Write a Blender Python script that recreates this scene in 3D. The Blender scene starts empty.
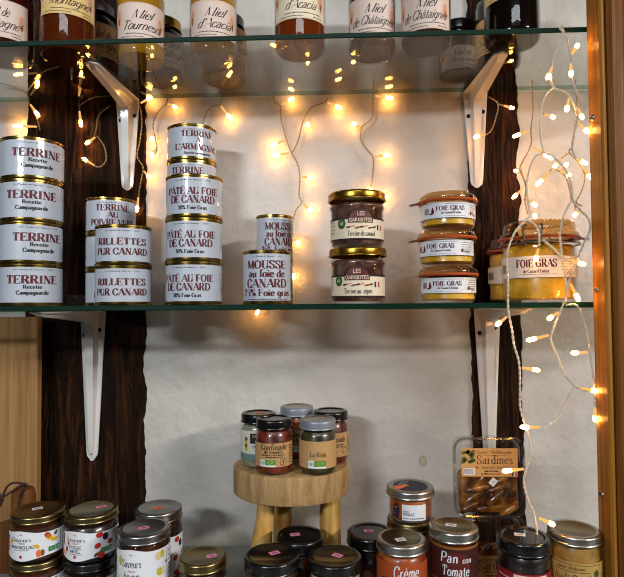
import bpy, math, random
from mathutils import Matrix, Vector
random.seed(7)
sc = bpy.context.scene
COL = sc.collection
PI = math.pi
R = math.radians

# ------------------------------------------------------------------ camera, world, lights
cd = bpy.data.cameras.new('camera'); cam = bpy.data.objects.new('camera', cd); COL.objects.link(cam)
cd.sensor_fit = 'HORIZONTAL'; cd.sensor_width = 36.0; cd.lens = 36.0 * 550.0 / 624.0
cd.clip_start = 0.02; cd.clip_end = 50
cam.matrix_world = (Matrix.Translation((0, -0.6, 0.329)) @ Matrix.Rotation(R(2.1), 4, 'Z')
                    @ Matrix.Rotation(R(91.9), 4, 'X') @ Matrix.Rotation(R(-0.41), 4, 'Z'))
sc.camera = cam
w = bpy.data.worlds.new('world'); sc.world = w; w.use_nodes = True
w.node_tree.nodes['Background'].inputs[0].default_value = (0.80, 0.88, 1.0, 1)
w.node_tree.nodes['Background'].inputs[1].default_value = 0.035


def area(name, loc, target, size, power, color):
    d = bpy.data.lights.new(name, 'AREA'); d.shape = 'RECTANGLE'; d.size = size[0]; d.size_y = size[1]
    d.energy = power; d.color = color
    o = bpy.data.objects.new(name, d); COL.objects.link(o); o.location = loc
    o.rotation_euler = (Vector(target) - Vector(loc)).to_track_quat('-Z', 'Y').to_euler()
    return o


area('shop_light_right', (2.55, -1.95, 1.5), (0, 0.1, 0.35), (1.3, 0.12), 76, (1.0, 0.97, 0.93))
area('shop_light_left', (-0.75, -1.6, 0.88), (-0.1, 0.15, 0.2), (0.4, 0.1), 15.5, (0.90, 0.95, 1.0))
area('soft_front_fill', (0.1, -2.6, 2.0), (0, 0.1, 0.3), (1.6, 0.3), 12, (0.92, 0.96, 1.0))  # unseen soft fill, added from the front and above for ambient light
sc.view_settings.view_transform = 'Standard'; sc.view_settings.look = 'None'
sc.view_settings.exposure = 0.0; sc.view_settings.gamma = 1.0; sc.view_settings.use_curve_mapping = False
sc.cycles.use_denoising = True; sc.cycles.filter_width = 1.05
sc.cycles.max_bounces = 14; sc.cycles.transparent_max_bounces = 24; sc.cycles.transmission_bounces = 8
sc.cycles.glossy_bounces = 5; sc.cycles.diffuse_bounces = 4
sc.cycles.caustics_reflective = False; sc.cycles.caustics_refractive = False
sc.cycles.sample_clamp_indirect = 4.0

# ------------------------------------------------------------------ materials
MATS = {}


def srgb(h):
    c = [int(h[i:i + 2], 16) / 255 for i in (0, 2, 4)]
    return tuple((x / 12.92 if x < 0.04045 else ((x + 0.055) / 1.055) ** 2.4) for x in c) + (1,)


def base(name):
    m = bpy.data.materials.new(name); m.use_nodes = True
    nt = m.node_tree
    return m, nt, nt.nodes['Principled BSDF']


def pm(col, rough=0.5, metal=0.0, coat=0.0, trans=0.0, spec=0.5, ior=1.45):
    key = (col, rough, metal, coat, trans, spec)
    if key in MATS: return MATS[key]
    m, nt, b = base('mat_%s_%d' % (col, len(MATS)))
    b.inputs['Base Color'].default_value = srgb(col); b.inputs['Roughness'].default_value = rough
    b.inputs['Metallic'].default_value = metal; b.inputs['Coat Weight'].default_value = coat
    b.inputs['Coat Roughness'].default_value = 0.06
    b.inputs['Transmission Weight'].default_value = trans
    b.inputs['Specular IOR Level'].default_value = spec; b.inputs['IOR'].default_value = ior
    MATS[key] = m
    return m


def clear_glass(name, tint, lo=0.04, rough=0.03):
    m = bpy.data.materials.new(name); m.use_nodes = True; nt = m.node_tree; N = nt.nodes; L = nt.links
    N.remove(N['Principled BSDF'])
    lw = N.new('ShaderNodeLayerWeight'); lw.inputs[0].default_value = 0.5
    pw = N.new('ShaderNodeMath'); pw.operation = 'POWER'; pw.inputs[1].default_value = 5
    ma = N.new('ShaderNodeMath'); ma.operation = 'MULTIPLY_ADD'; ma.inputs[1].default_value = 0.94; ma.inputs[2].default_value = lo
    tr = N.new('ShaderNodeBsdfTransparent'); tr.inputs[0].default_value = tint
    gl = N.new('ShaderNodeBsdfGlossy'); gl.inputs['Roughness'].default_value = rough
    mx = N.new('ShaderNodeMixShader')
    L.new(lw.outputs['Facing'], pw.inputs[0]); L.new(pw.outputs[0], ma.inputs[0]); L.new(ma.outputs[0], mx.inputs[0])
    L.new(tr.outputs[0], mx.inputs[1]); L.new(gl.outputs[0], mx.inputs[2])
    L.new(mx.outputs[0], N['Material Output'].inputs[0])
    return m


GLASS = clear_glass('jar_glass', (0.97, 0.97, 0.96, 1))
AMBGLASS = clear_glass('warm_reflection_glass', (0.80, 0.62, 0.36, 1), 0.06, 0.06)  # amber tint paints in warm lights and rubber seal reflected by the lids
FLANGE = clear_glass('clear_plastic_rim', (0.8, 0.8, 0.78, 1), 0.18, 0.15)
PLASTIC = clear_glass('clear_plastic', (0.93, 0.93, 0.92, 1), 0.06, 0.12)
SHELFTOP = clear_glass('shelf_glass_top', (0.97, 0.98, 0.97, 1), 0.008, 0.02)
SHELFGLASS = clear_glass('shelf_glass', (0.80, 0.81, 0.77, 1), 0.045, 0.012)


def ramp(nt, stops):
    r = nt.nodes.new('ShaderNodeValToRGB'); e = r.color_ramp.elements
    e[0].position, e[0].color = stops[0][0], srgb(stops[0][1]); e[1].position, e[1].color = stops[-1][0], srgb(stops[-1][1])
    for p, c in stops[1:-1]:
        x = e.new(p); x.color = srgb(c)
    return r


def wood(name, dark, mid, light, scale=(60, 60, 5), rough=0.55, bump=0.3, detail=6, dist=0.6, spec=0.18):
    m, nt, b = base(name); N = nt.nodes; L = nt.links
    tc = N.new('ShaderNodeTexCoord'); mp = N.new('ShaderNodeMapping'); mp.inputs['Scale'].default_value = scale
    n = N.new('ShaderNodeTexNoise'); n.inputs['Scale'].default_value = 1.0; n.inputs['Detail'].default_value = detail
    n.inputs['Distortion'].default_value = dist; n.inputs['Roughness'].default_value = 0.65
    r = ramp(nt, [(0.3, dark), (0.5, mid), (0.7, light)])
    bp = N.new('ShaderNodeBump'); bp.inputs['Strength'].default_value = bump; bp.inputs['Distance'].default_value = 0.002
    L.new(tc.outputs['Object'], mp.inputs[0]); L.new(mp.outputs[0], n.inputs['Vector']); L.new(n.outputs[0], r.inputs[0])
    L.new(r.outputs[0], b.inputs['Base Color']); L.new(n.outputs[0], bp.inputs['Height']); L.new(bp.outputs[0], b.inputs['Normal'])
    b.inputs['Roughness'].default_value = rough; b.inputs['Specular IOR Level'].default_value = spec
    return m


def plaster():
    m, nt, b = base('white_plaster'); N = nt.nodes; L = nt.links
    tc = N.new('ShaderNodeTexCoord')
    n1 = N.new('ShaderNodeTexNoise'); n1.inputs['Scale'].default_value = 9; n1.inputs['Detail'].default_value = 5
    n2 = N.new('ShaderNodeTexNoise'); n2.inputs['Scale'].default_value = 70; n2.inputs['Detail'].default_value = 4
    n3 = N.new('ShaderNodeTexVoronoi'); n3.inputs['Scale'].default_value = 60
    r = ramp(nt, [(0.3, 'b8b3a9'), (0.5, 'cdc8c0'), (0.75, 'd6d2cb')])
    for q in (n1, n2, n3): L.new(tc.outputs['Object'], q.inputs['Vector'])
    L.new(n1.outputs[0], r.inputs[0])
    # drip stain on the wall: a spot with a thin run under it, worn paint
    sp = N.new('ShaderNodeMapping'); sp.vector_type = 'POINT'
    sp.inputs['Location'].default_value = (-0.1230 / 0.0065, 0, -0.1156 / 0.0085)
    sp.inputs['Scale'].default_value = (1 / 0.0065, 0, 1 / 0.0085)
    L.new(tc.outputs['Object'], sp.inputs[0])
    ln = N.new('ShaderNodeVectorMath'); ln.operation = 'LENGTH'; L.new(sp.outputs[0], ln.inputs[0])
    sr = ramp(nt, [(0.0, '707070'), (0.8, 'c8c8c8'), (1.0, '000000')]); L.new(ln.outputs['Value'], sr.inputs[0])
    s2 = N.new('ShaderNodeMapping')
    s2.inputs['Location'].default_value = (-0.1230 / 0.0016, 0, -0.0924 / 0.02)
    s2.inputs['Scale'].default_value = (1 / 0.0016, 0, 1 / 0.02); L.new(tc.outputs['Object'], s2.inputs[0])
    l2 = N.new('ShaderNodeVectorMath'); l2.operation = 'LENGTH'; L.new(s2.outputs[0], l2.inputs[0])
    r2 = ramp(nt, [(0.0, '8a8a8a'), (1.0, '000000')]); L.new(l2.outputs['Value'], r2.inputs[0])
    mxm = N.new('ShaderNodeMath'); mxm.operation = 'MAXIMUM'; L.new(sr.outputs[0], mxm.inputs[0]); L.new(r2.outputs[0], mxm.inputs[1])
    mc = N.new('ShaderNodeMixRGB'); mc.inputs[2].default_value = srgb('a0844e')
    L.new(mxm.outputs[0], mc.inputs[0]); L.new(r.outputs[0], mc.inputs[1]); L.new(mc.outputs[0], b.inputs['Base Color'])
    a1 = N.new('ShaderNodeMath'); a1.operation = 'MULTIPLY_ADD'; a1.inputs[1].default_value = 2.2
    L.new(n1.outputs[0], a1.inputs[0]); L.new(n2.outputs[0], a1.inputs[2])
    bp = N.new('ShaderNodeBump'); bp.inputs['Strength'].default_value = 0.42; bp.inputs['Distance'].default_value = 0.004
    L.new(a1.outputs[0], bp.inputs['Height']); L.new(bp.outputs[0], b.inputs['Normal'])
    b.inputs['Roughness'].default_value = 0.55
    return m


PLASTER = plaster()
BEAM = wood('old_dark_timber', '0a0402', '1f0f06', '4a2a12', (80, 80, 6), 0.7, 1.0, 8, 1.6, 0.1)
PINE = wood('pine_board', '7c5a34', '9c7448', 'b08658', (130, 60, 3.5), 0.6, 0.1)
POSTWOOD = wood('varnished_pine', '6a4016', '9a6626', 'b4803c', (190, 90, 3), 0.4, 0.25)
POSTDARK = wood('brown_moulding', '4a2a10', '744618', '96642c', (150, 90, 3), 0.45, 0.3)
STOOLWOOD = wood('stool_wood', '7c5e3e', 'ac8a5c', 'c4a274', (80, 80, 14), 0.6, 0.25)
LEGWOOD = wood('peeled_branch_wood', 'a5742f', 'c99a50', 'ddb878', (70, 70, 12), 0.55, 0.3)
BOARDWOOD = wood('cutting_board_wood', '4a2a10', '6b4120', '83552e', (90, 60, 6), 0.5, 0.1)
COUNTER = wood('grey_counter', '7c817e', '8a8f8c', '969b98', (30, 30, 30), 0.5, 0.03)


def speckled(name, a, b_, c, scale, rough=0.35, coat=0.3):
    m, nt, b = base(name); N = nt.nodes; L = nt.links
    tc = N.new('ShaderNodeTexCoord'); n = N.new('ShaderNodeTexNoise'); n.inputs['Scale'].default_value = scale; n.inputs['Detail'].default_value = 6
    r = ramp(nt, [(0.35, a), (0.5, b_), (0.68, c)])
    L.new(tc.outputs['Object'], n.inputs['Vector']); L.new(n.outputs[0], r.inputs[0]); L.new(r.outputs[0], b.inputs['Base Color'])
    b.inputs['Roughness'].default_value = rough; b.inputs['Coat Weight'].default_value = coat; b.inputs['Coat Roughness'].default_value = 0.05
    return m


FOIE = speckled('foie_gras_fat', 'b8860f', 'd9a61c', 'e6bd45', 45)
MEAT = speckled('meat_terrine', '24100a', '4a2418', '7a5542', 90)
TOMATO = speckled('tomato_spread', '3a0c03', '6a1c06', '8a3410', 120)
ORANGE = speckled('orange_spread', '7a2a06', 'a84a10', 'c06c24', 100)
SAUCE = speckled('rouille_sauce', '8a3a0c', 'b45816', 'c06c26', 60)
GREENP = speckled('green_spread', '1c1a08', '33300f', '4e4a1c', 120)
PALEP = speckled('pale_green_spread', '77795a', '98987a', 'aeae90', 150)
CARAM = speckled('brown_spread', '2c1406', '48230a', '5c3010', 60)
DARKJ = speckled('dark_jam', '120806', '20100a', '301810', 80)
MUST = speckled('mustard_cream', '8a6626', 'a67c36', 'b88e48', 60)
REDJ = speckled('red_pepper_spread', '3c0a04', '5e1508', '7a2810', 90)
SARD = speckled('oily_sardines', '2a1406', '6a3c10', 'b07a2c', 55, 0.2, 0.8)
BLACKP = speckled('black_olive_paste', '080404', '180808', '2a1010', 120)

GOLD = pm('a08444', 0.22, 1.0)
GOLD2 = pm('a87f2c', 0.24, 1.0)
GOLDLID = pm('82724c', 0.3, 1.0)
STEEL = pm('8c8a86', 0.3, 1.0)
BRONZE = pm('8b7a55', 0.3, 1.0)
GREYLID = pm('8d929b', 0.4, 0.35)
SILVER = pm('b0aca4', 0.32, 1.0)
BLACKLID = pm('0d0c0c', 0.25, 0.0, 0.4)
DARKLID = pm('1a0d09', 0.3, 0.0, 0.3)
WHITE = pm('e4e6ea', 0.38, 0, 0.25)
TIN = pm('bac0ca', 0.36, 0, 0.35)
OFFW = pm('e6ded4', 0.5, 0, 0.1)
CREAM = pm('ead9bc', 0.5, 0, 0.1)
PINKW = pm('dcc6b8', 0.5, 0, 0.1)
YELW = pm('e0bf78', 0.5, 0, 0.1)
ORANW = pm('d8a468', 0.5, 0, 0.1)
KRAFT = pm('c09560', 0.65)
BURG = pm('5c0f18', 0.5)
INK = pm('1c1412', 0.6)
INKB = pm('2a2038', 0.6)
GREY = pm('7b7b80', 0.6)
SALMON = pm('d79a7c', 0.6)
PALES = pm('e2bfa8', 0.6)
GREEN = pm('1f7a34', 0.55)
GREEN2 = pm('5f8f2a', 0.55)
REDG = pm('b8271c', 0.5)
YEL = pm('e0a91e', 0.5)
PEARY = pm('c8b422', 0.5)
PURP = pm('2b1530', 0.5)
LEAF = pm('3d4a1c', 0.6)
BROWNG = pm('7a4a22', 0.6)
STK_W = pm('dfdcd8', 0.6)
STK_P = pm('e58aa8', 0.6)
STK_O = pm('e2703f', 0.6)
NAVY = pm('1a1d33', 0.5)
TEAL = pm('6a837a', 0.6)
BRACKET = pm('d6d2cc', 0.35, 0, 0.3)
HOLE = pm('0a0909', 0.7)
EDGE = pm('0c2a1e', 0.35, 0, 0.0, 0, 0.15)
EDGE2 = clear_glass('shelf_back_edge', (0.45, 0.6, 0.5, 1), 0.1, 0.1)
RUBBER = pm('ac4a1e', 0.45)
WIRE = clear_glass('cable_plastic', (0.85, 0.78, 0.62, 1), 0.2, 0.15)
WIREC = pm('a8905f', 0.3, 0.0, 0.4)
WIREW = pm('d8cdb8', 0.3, 0, 0.4)
LEATHER = pm('38201a', 0.7)


def emit(name, col, s):
    m = bpy.data.materials.new(name); m.use_nodes = True; N = m.node_tree.nodes
    N.remove(N['Principled BSDF']); e = N.new('ShaderNodeEmission'); e.inputs[0].default_value = col; e.inputs[1].default_value = s
    m.node_tree.links.new(e.outputs[0], N['Material Output'].inputs[0])
    return m


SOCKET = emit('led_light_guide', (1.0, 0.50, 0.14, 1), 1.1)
BULB = emit('led_glow', (1.0, 0.44, 0.10, 1), 62.0)


def honey(name, col, trans=0.75):
    m, nt, b = base(name)
    b.inputs['Base Color'].default_value = srgb(col); b.inputs['Transmission Weight'].default_value = trans
    b.inputs['Roughness'].default_value = 0.12; b.inputs['IOR'].default_value = 1.2
    return m


# ------------------------------------------------------------------ mesh helpers
class MB:
    def __init__(s): s.v = []; s.f = []; s.m = []; s.mats = []

    def mi(s, m):
        if m not in s.mats: s.mats.append(m)
        return s.mats.index(m)

    def poly(s, pts, m):
        i = len(s.v); s.v += [tuple(p) for p in pts]; s.f.append(tuple(range(i, i + len(pts)))); s.m.append(s.mi(m))

    def lathe(s, prof, m, seg=40, c=(0, 0, 0), mats=None, sx=1, sy=1):
        i0 = len(s.v); k = s.mi(m); n = len(prof); rows = []
        for r, z in prof:
            if r < 1e-7:
                rows.append([len(s.v)]); s.v.append((c[0], c[1], c[2] + z))
            else:
                rows.append(list(range(len(s.v), len(s.v) + seg)))
                for j in range(seg):
                    a = 2 * PI * j / seg; s.v.append((c[0] + sx * r * math.cos(a), c[1] + sy * r * math.sin(a), c[2] + z))
        for q in range(n - 1):
            A, B = rows[q], rows[q + 1]; kk = s.mi(mats[q]) if mats else k
            for j in range(seg):
                j2 = (j + 1) % seg
                if len(A) == 1 and len(B) == 1: continue
                if len(A) == 1: f = (A[0], B[j2], B[j])
                elif len(B) == 1: f = (A[j], A[j2], B[0])
                else: f = (A[j], A[j2], B[j2], B[j])
                s.f.append(f); s.m.append(kk)

    def box(s, a, b, m):
        x0, y0, z0 = a; x1, y1, z1 = b; i = len(s.v); k = s.mi(m)
        s.v += [(x0, y0, z0), (x1, y0, z0), (x1, y1, z0), (x0, y1, z0), (x0, y0, z1), (x1, y0, z1), (x1, y1, z1), (x0, y1, z1)]
        for f in ((0, 3, 2, 1), (4, 5, 6, 7), (0, 1, 5, 4), (1, 2, 6, 5), (2, 3, 7, 6), (3, 0, 4, 7)):
            s.f.append(tuple(i + q for q in f)); s.m.append(k)

    def tube(s, path, r, m, n=6, cap=True):
        P = [Vector(p) for p in path]; k = s.mi(m); rows = []; up = Vector((0.31, 0.2, 0.93))
        rr = r if isinstance(r, (list, tuple)) else [r] * len(P)
        for i, p in enumerate(P):
            t = (P[min(i + 1, len(P) - 1)] - P[max(i - 1, 0)]).normalized()
            a = t.cross(up)
            if a.length < 1e-3: a = t.cross(Vector((1, 0, 0)))
            a.normalize(); b = t.cross(a)
            rows.append(list(range(len(s.v), len(s.v) + n)))
            for j in range(n):
                q = 2 * PI * j / n; s.v.append(tuple(p + (a * math.cos(q) + b * math.sin(q)) * rr[i]))
        for A, B in zip(rows, rows[1:]):
            for j in range(n):
                s.f.append((A[j], A[(j + 1) % n], B[(j + 1) % n], B[j])); s.m.append(k)
        if cap:
            s.f.append(tuple(reversed(rows[0]))); s.m.append(k); s.f.append(tuple(rows[-1])); s.m.append(k)

    def build(s, name, parent=None, loc=(0, 0, 0), rot=(0, 0, 0), sharp=35):
        me = bpy.data.meshes.new(name); me.from_pydata(s.v, [], s.f); me.update()
        for m in s.mats: me.materials.append(m)
        me.polygons.foreach_set('material_index', s.m)
        me.shade_smooth()
        if sharp: me.set_sharp_from_angle(angle=R(sharp))
        o = bpy.data.objects.new(name, me); COL.objects.link(o); o.location = loc; o.rotation_euler = rot
        if parent: o.parent = parent
        return o


def catmull(pts, n=4, closed=False):
    out = []; N = len(pts); D = len(pts[0])
    rng = range(N if closed else N - 1)
    for i in rng:
        if closed: p = [pts[(i + k) % N] for k in (-1, 0, 1, 2)]
        else: p = [pts[max(i - 1, 0)], pts[i], pts[i + 1], pts[min(i + 2, N - 1)]]
        for j in range(n):
            t = j / n
            out.append(tuple(0.5 * (2 * p[1][d] + (p[2][d] - p[0][d]) * t + (2 * p[0][d] - 5 * p[1][d] + 4 * p[2][d] - p[3][d]) * t * t
                                    + (3 * p[1][d] - p[0][d] - 3 * p[2][d] + p[3][d]) * t ** 3) for d in range(D)))
    out.append(tuple(pts[0]) if closed else tuple(pts[-1]))
    return out


def thing(name, label, cat, loc=(0, 0, 0), rz=0, group=None):
    o = bpy.data.objects.new(name, None); COL.objects.link(o); o.location = loc; o.rotation_euler = (0, 0, rz)
    o.empty_display_size = 0.02
    return tag(o, label, cat, group)


def tag(o, label, cat, group=None):
    o['label'] = label; o['category'] = cat
    if group: o['group'] = group
    return o


def structure(o, label):
    o['kind'] = 'structure'; o['label'] = label
    return o


def face(x, y): return math.atan2(-x, y + .6)                    # the shopkeeper turns every front towards the customer


def dup(root, loc, rz, label):
    r = root.copy(); COL.objects.link(r); r.location = loc; r.rotation_euler = (0, 0, rz + face(loc[0], loc[1])); r['label'] = label
    for ch in list(root.children):
        c = ch.copy(); COL.objects.link(c); c.parent = r
        for g in list(ch.children):
            d = g.copy(); COL.objects.link(d); d.parent = c
    return r


# ------------------------------------------------------------------ a pen-stroke alphabet for the labels
# l straight stroke, c curve; t thin and k thick override the pen
G = {
 'A': (.8, ['lt 0,0 .4,1', 'lk .4,1 .8,0', 'lt .14,.34 .64,.34']),
 'B': (.72, ['l .13,0 .13,1', 'c .13,1 .45,.98 .6,.77 .45,.55 .13,.53', 'c .13,.53 .52,.5 .68,.27 .52,.02 .13,0']),
 'C': (.76, ['c .7,.72 .58,.95 .4,1 .15,.84 .06,.5 .15,.16 .4,0 .58,.05 .72,.28', 'lt .7,.72 .7,.95']),
 'D': (.82, ['l .13,0 .13,1', 'c .13,1 .5,.96 .74,.72 .77,.5 .74,.28 .5,.04 .13,0']),
 'E': (.72, ['l .13,0 .13,1', 'l .13,1 .66,1', 'l .13,.52 .48,.52', 'l .13,0 .68,0', 'lt .64,1 .64,.78', 'lt .67,0 .67,.25', 'lt .48,.4 .48,.64']),
 'F': (.68, ['l .13,0 .13,1', 'l .13,1 .64,1', 'l .13,.5 .46,.5', 'lt .63,1 .63,.76', 'lt .46,.38 .46,.62']),
 'G': (.84, ['c .7,.74 .58,.95 .4,1 .15,.84 .06,.5 .15,.16 .4,0 .58,.04 .68,.14', 'lt .7,.74 .7,.95', 'l .7,.02 .7,.42', 'lt .5,.42 .84,.42']),
 'H': (.84, ['l .13,0 .13,1', 'l .71,0 .71,1', 'l .13,.5 .71,.5']),
 'I': (.38, ['l .19,0 .19,1']),
 'K': (.8, ['l .13,0 .13,1', 'lt .13,.4 .66,1', 'lk .3,.55 .74,0']),
 'L': (.68, ['l .13,0 .13,1', 'l .13,0 .64,0', 'lt .63,0 .63,.28']),
 'M': (.98, ['lt .12,0 .12,1', 'lk .12,1 .47,.08', 'lt .47,.08 .84,1', 'lk .84,1 .84,0']),
 'N': (.84, ['lt .13,0 .13,1', 'lk .13,1 .71,0', 'lt .71,0 .71,1']),
 'O': (.84, ['c .42,1 .16,.84 .07,.5 .16,.16 .42,0 .68,.16 .77,.5 .68,.84 .42,1']),
 'P': (.7, ['l .13,0 .13,1', 'c .13,1 .5,.98 .65,.74 .5,.48 .13,.45']),
 'R': (.8, ['l .13,0 .13,1', 'c .13,1 .48,.98 .62,.76 .48,.53 .13,.5', 'lk .4,.5 .7,0']),
 'S': (.66, ['c .58,.76 .5,.95 .32,1 .12,.92 .1,.7 .3,.55 .5,.42 .58,.22 .5,.05 .32,0 .14,.04 .07,.28', 'lt .58,.74 .58,.95', 'lt .07,.05 .07,.28']),
 'T': (.74, ['l .37,0 .37,1', 'l .06,1 .68,1', 'lt .07,1 .07,.74', 'lt .67,1 .67,.74']),
 'U': (.82, ['lk .14,1 .14,.3', 'c .14,.3 .2,.08 .42,0 .64,.08 .69,.3', 'lt .69,.3 .69,1']),
 'V': (.8, ['lk .04,1 .4,0', 'lt .4,0 .76,1']),
 'X': (.8, ['lk .06,1 .74,0', 'lt .06,0 .74,1']),
 'Z': (.7, ['l .1,1 .62,1', 'lk .62,1 .06,0', 'l .06,0 .66,0']),
 'a': (.56, ['c .1,.5 .24,.62 .4,.56 .43,.4', 'l .43,.45 .43,0', 'c .43,.37 .2,.34 .08,.17 .2,0 .43,.12']),
 'b': (.6, ['l .12,0 .12,1', 'c .12,.5 .3,.62 .5,.5 .54,.31 .5,.1 .3,0 .12,.1']),
 'c': (.5, ['c .44,.48 .28,.62 .1,.46 .08,.28 .14,.06 .3,0 .46,.14']),
 'd': (.6, ['l .48,0 .48,1', 'c .48,.5 .3,.62 .1,.5 .06,.31 .1,.1 .3,0 .48,.1']),
 'e': (.54, ['c .08,.34 .3,.35 .47,.36 .42,.57 .27,.62 .1,.48 .07,.28 .14,.06 .3,0 .48,.14']),
 'f': (.38, ['c .42,.92 .34,1 .22,.94 .19,.7', 'l .19,.75 .19,0', 'l .04,.6 .36,.6']),
 'g': (.58, ['c .44,.52 .26,.62 .1,.5 .08,.3 .14,.08 .3,.04 .44,.14', 'l .46,.6 .46,-.1', 'c .46,-.1 .36,-.28 .2,-.28 .08,-.2']),
 'h': (.6, ['l .12,0 .12,1', 'c .12,.45 .3,.62 .44,.56 .48,.4', 'l .48,.42 .48,0']),
 'i': (.28, ['l .14,0 .14,.6', 'lk .14,.78 .14,.9']),
 'j': (.3, ['l .16,-.15 .16,.6', 'lk .16,.78 .16,.9']),
 'l': (.28, ['l .14,0 .14,1']),
 'm': (.86, ['l .1,0 .1,.6', 'c .1,.45 .24,.62 .38,.58 .43,.4', 'l .43,.42 .43,0', 'c .43,.45 .57,.62 .71,.58 .76,.4', 'l .76,.42 .76,0']),
 'n': (.6, ['l .12,0 .12,.6', 'c .12,.45 .3,.62 .44,.56 .48,.4', 'l .48,.42 .48,0']),
 'o': (.56, ['c .28,.62 .1,.52 .06,.31 .1,.1 .28,0 .46,.1 .5,.31 .46,.52 .28,.62']),
 'p': (.6, ['l .12,-.28 .12,.6', 'c .12,.5 .3,.62 .5,.5 .54,.31 .5,.1 .3,0 .12,.1']),
 'r': (.44, ['l .12,0 .12,.6', 'c .12,.42 .24,.58 .4,.58']),
 's': (.46, ['c .38,.48 .28,.61 .14,.58 .08,.44 .22,.33 .36,.22 .38,.08 .22,0 .08,.12']),
 't': (.38, ['l .18,.12 .18,.85', 'c .18,.14 .24,.0 .36,.08', 'l .04,.6 .34,.6']),
 'u': (.6, ['l .12,.6 .12,.2', 'c .12,.22 .18,.02 .32,.02 .48,.16', 'l .48,.6 .48,0']),
 'v': (.54, ['lk .05,.6 .27,0', 'lt .27,0 .49,.6']),
 'y': (.54, ['lk .05,.6 .27,0', 'lt .5,.6 .14,-.28']),
 '0': (.6, ['c .3,1 .1,.8 .06,.5 .1,.2 .3,0 .5,.2 .54,.5 .5,.8 .3,1']),
 '1': (.4, ['l .22,0 .22,1', 'lt .06,.82 .22,1']),
 '2': (.6, ['c .08,.74 .18,.97 .36,.98 .5,.78 .42,.5 .08,.02', 'l .08,.02 .54,.02']),
 '3': (.6, ['c .1,.8 .26,1 .46,.88 .46,.66 .26,.53', 'c .26,.53 .5,.46 .52,.2 .3,0 .08,.14']),
 '5': (.6, ['l .14,1 .5,1', 'lt .14,1 .12,.55', 'c .12,.55 .3,.62 .5,.48 .52,.2 .3,0 .08,.1']),
 '8': (.6, ['c .3,1 .12,.9 .14,.68 .3,.54 .5,.36 .5,.1 .3,0 .1,.1 .1,.36 .3,.54 .46,.68 .48,.9 .3,1']),
 '%': (.9, ['lt .2,0 .7,1', 'c .2,1 .08,.9 .06,.76 .2,.54 .32,.76 .2,1', 'c .7,.46 .58,.36 .56,.22 .7,0 .82,.22 .7,.46']),
 "'": (.24, ['lk .12,.75 .12,1']), '-': (.4, ['l .05,.32 .35,.32']), '.': (.22, ['lk .1,0 .1,.1']),
 ',': (.22, ['lk .12,.1 .06,-.12']), '"': (.34, ['lt .1,.75 .1,1', 'lt .24,.75 .24,1']),
}
ACC = {'é': ('e', 'lt .2,.72 .38,.92'), 'è': ('e', 'lt .18,.92 .36,.72'), 'â': ('a', 'lt .12,.72 .26,.9|lt .26,.9 .4,.72'),
       'É': ('E', 'lt .34,1.08 .52,1.24'), 'Â': ('A', 'lt .26,1.1 .4,1.24|lt .4,1.24 .54,1.1')}
STY = {'serif': (.075, .265, 0, True), 'sans': (.13, .15, 0, False), 'script': (.045, .12, .5, False), 'bold': (.075, .165, .14, False),
       'hand': (.085, .165, .22, False), 'book': (.05, .13, 0, True)}


def glyph(ch, sty, q):
    hair, stem, sh, serif = STY[sty]; extra = []
    if ch in ACC:
        ch, e = ACC[ch]; extra = e.split('|')
    if ch not in G: return .4, []
    wd, strokes = G[ch]; out = []
    for s in strokes + extra:
        tk = s.split(); kind = tk[0]; pts = [tuple(float(x) for x in p.split(',')) for p in tk[1:]]
        straight = kind[0] == 'l'
        raw = pts
        if not straight: pts = catmull(pts, q)
        n = len(pts); L_, R_ = [], []
        for i in range(n):
            ax, ay = pts[max(i - 1, 0)]; bx, by = pts[min(i + 1, n - 1)]
            dx, dy = bx - ax, by - ay; l = math.hypot(dx, dy) or 1; dx /= l; dy /= l
            wv = hair + (stem - hair) * abs(dy) ** 1.6
            if 't' in kind: wv = hair
            if 'k' in kind: wv = stem
            x, y = pts[i]; x += sh * y
            L_.append((x - dy * wv / 2, y + dx * wv / 2)); R_.append((x + dy * wv / 2, y - dx * wv / 2))
        for i in range(n - 1): out.append((L_[i], R_[i], R_[i + 1], L_[i + 1]))
        if serif and straight and abs(raw[1][1] - raw[0][1]) > .45:
            for x, y in raw:
                if y in (0.0, 1.0, .6):
                    hw = .15 if 't' in kind else .19
                    if ch in 'MN' and (x, y) in ((.47, .08), (.71, 0.0)): continue
                    if ch == 'A' and y == 1.0 or ch == 'V' and y == 0.0: continue
                    yy = (0, .055) if y == 0.0 else (y - .055, y)
                    out.append(((x - hw, yy[0]), (x + hw, yy[0]), (x + hw, yy[1]), (x - hw, yy[1])))
    return wd, out


def text(s, u, z, h, sty='serif', width=None, q=3, track=.08, align='c'):
    x = 0; polys = []
    for ch in s:
        if ch == ' ': x += .36; continue
        wd, ps = glyph(ch, sty, q)
        for p in ps: polys.append([(a + x, b) for a, b in p])
        x += wd + (track if sty != 'script' else -.02)
    x -= track
    sx = h if not width else width / x
    off = {'c': -x / 2, 'l': 0, 'r': -x}[align]
    return [[(u + (a + off) * sx, z + b * h) for a, b in p] for p in polys]


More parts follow.
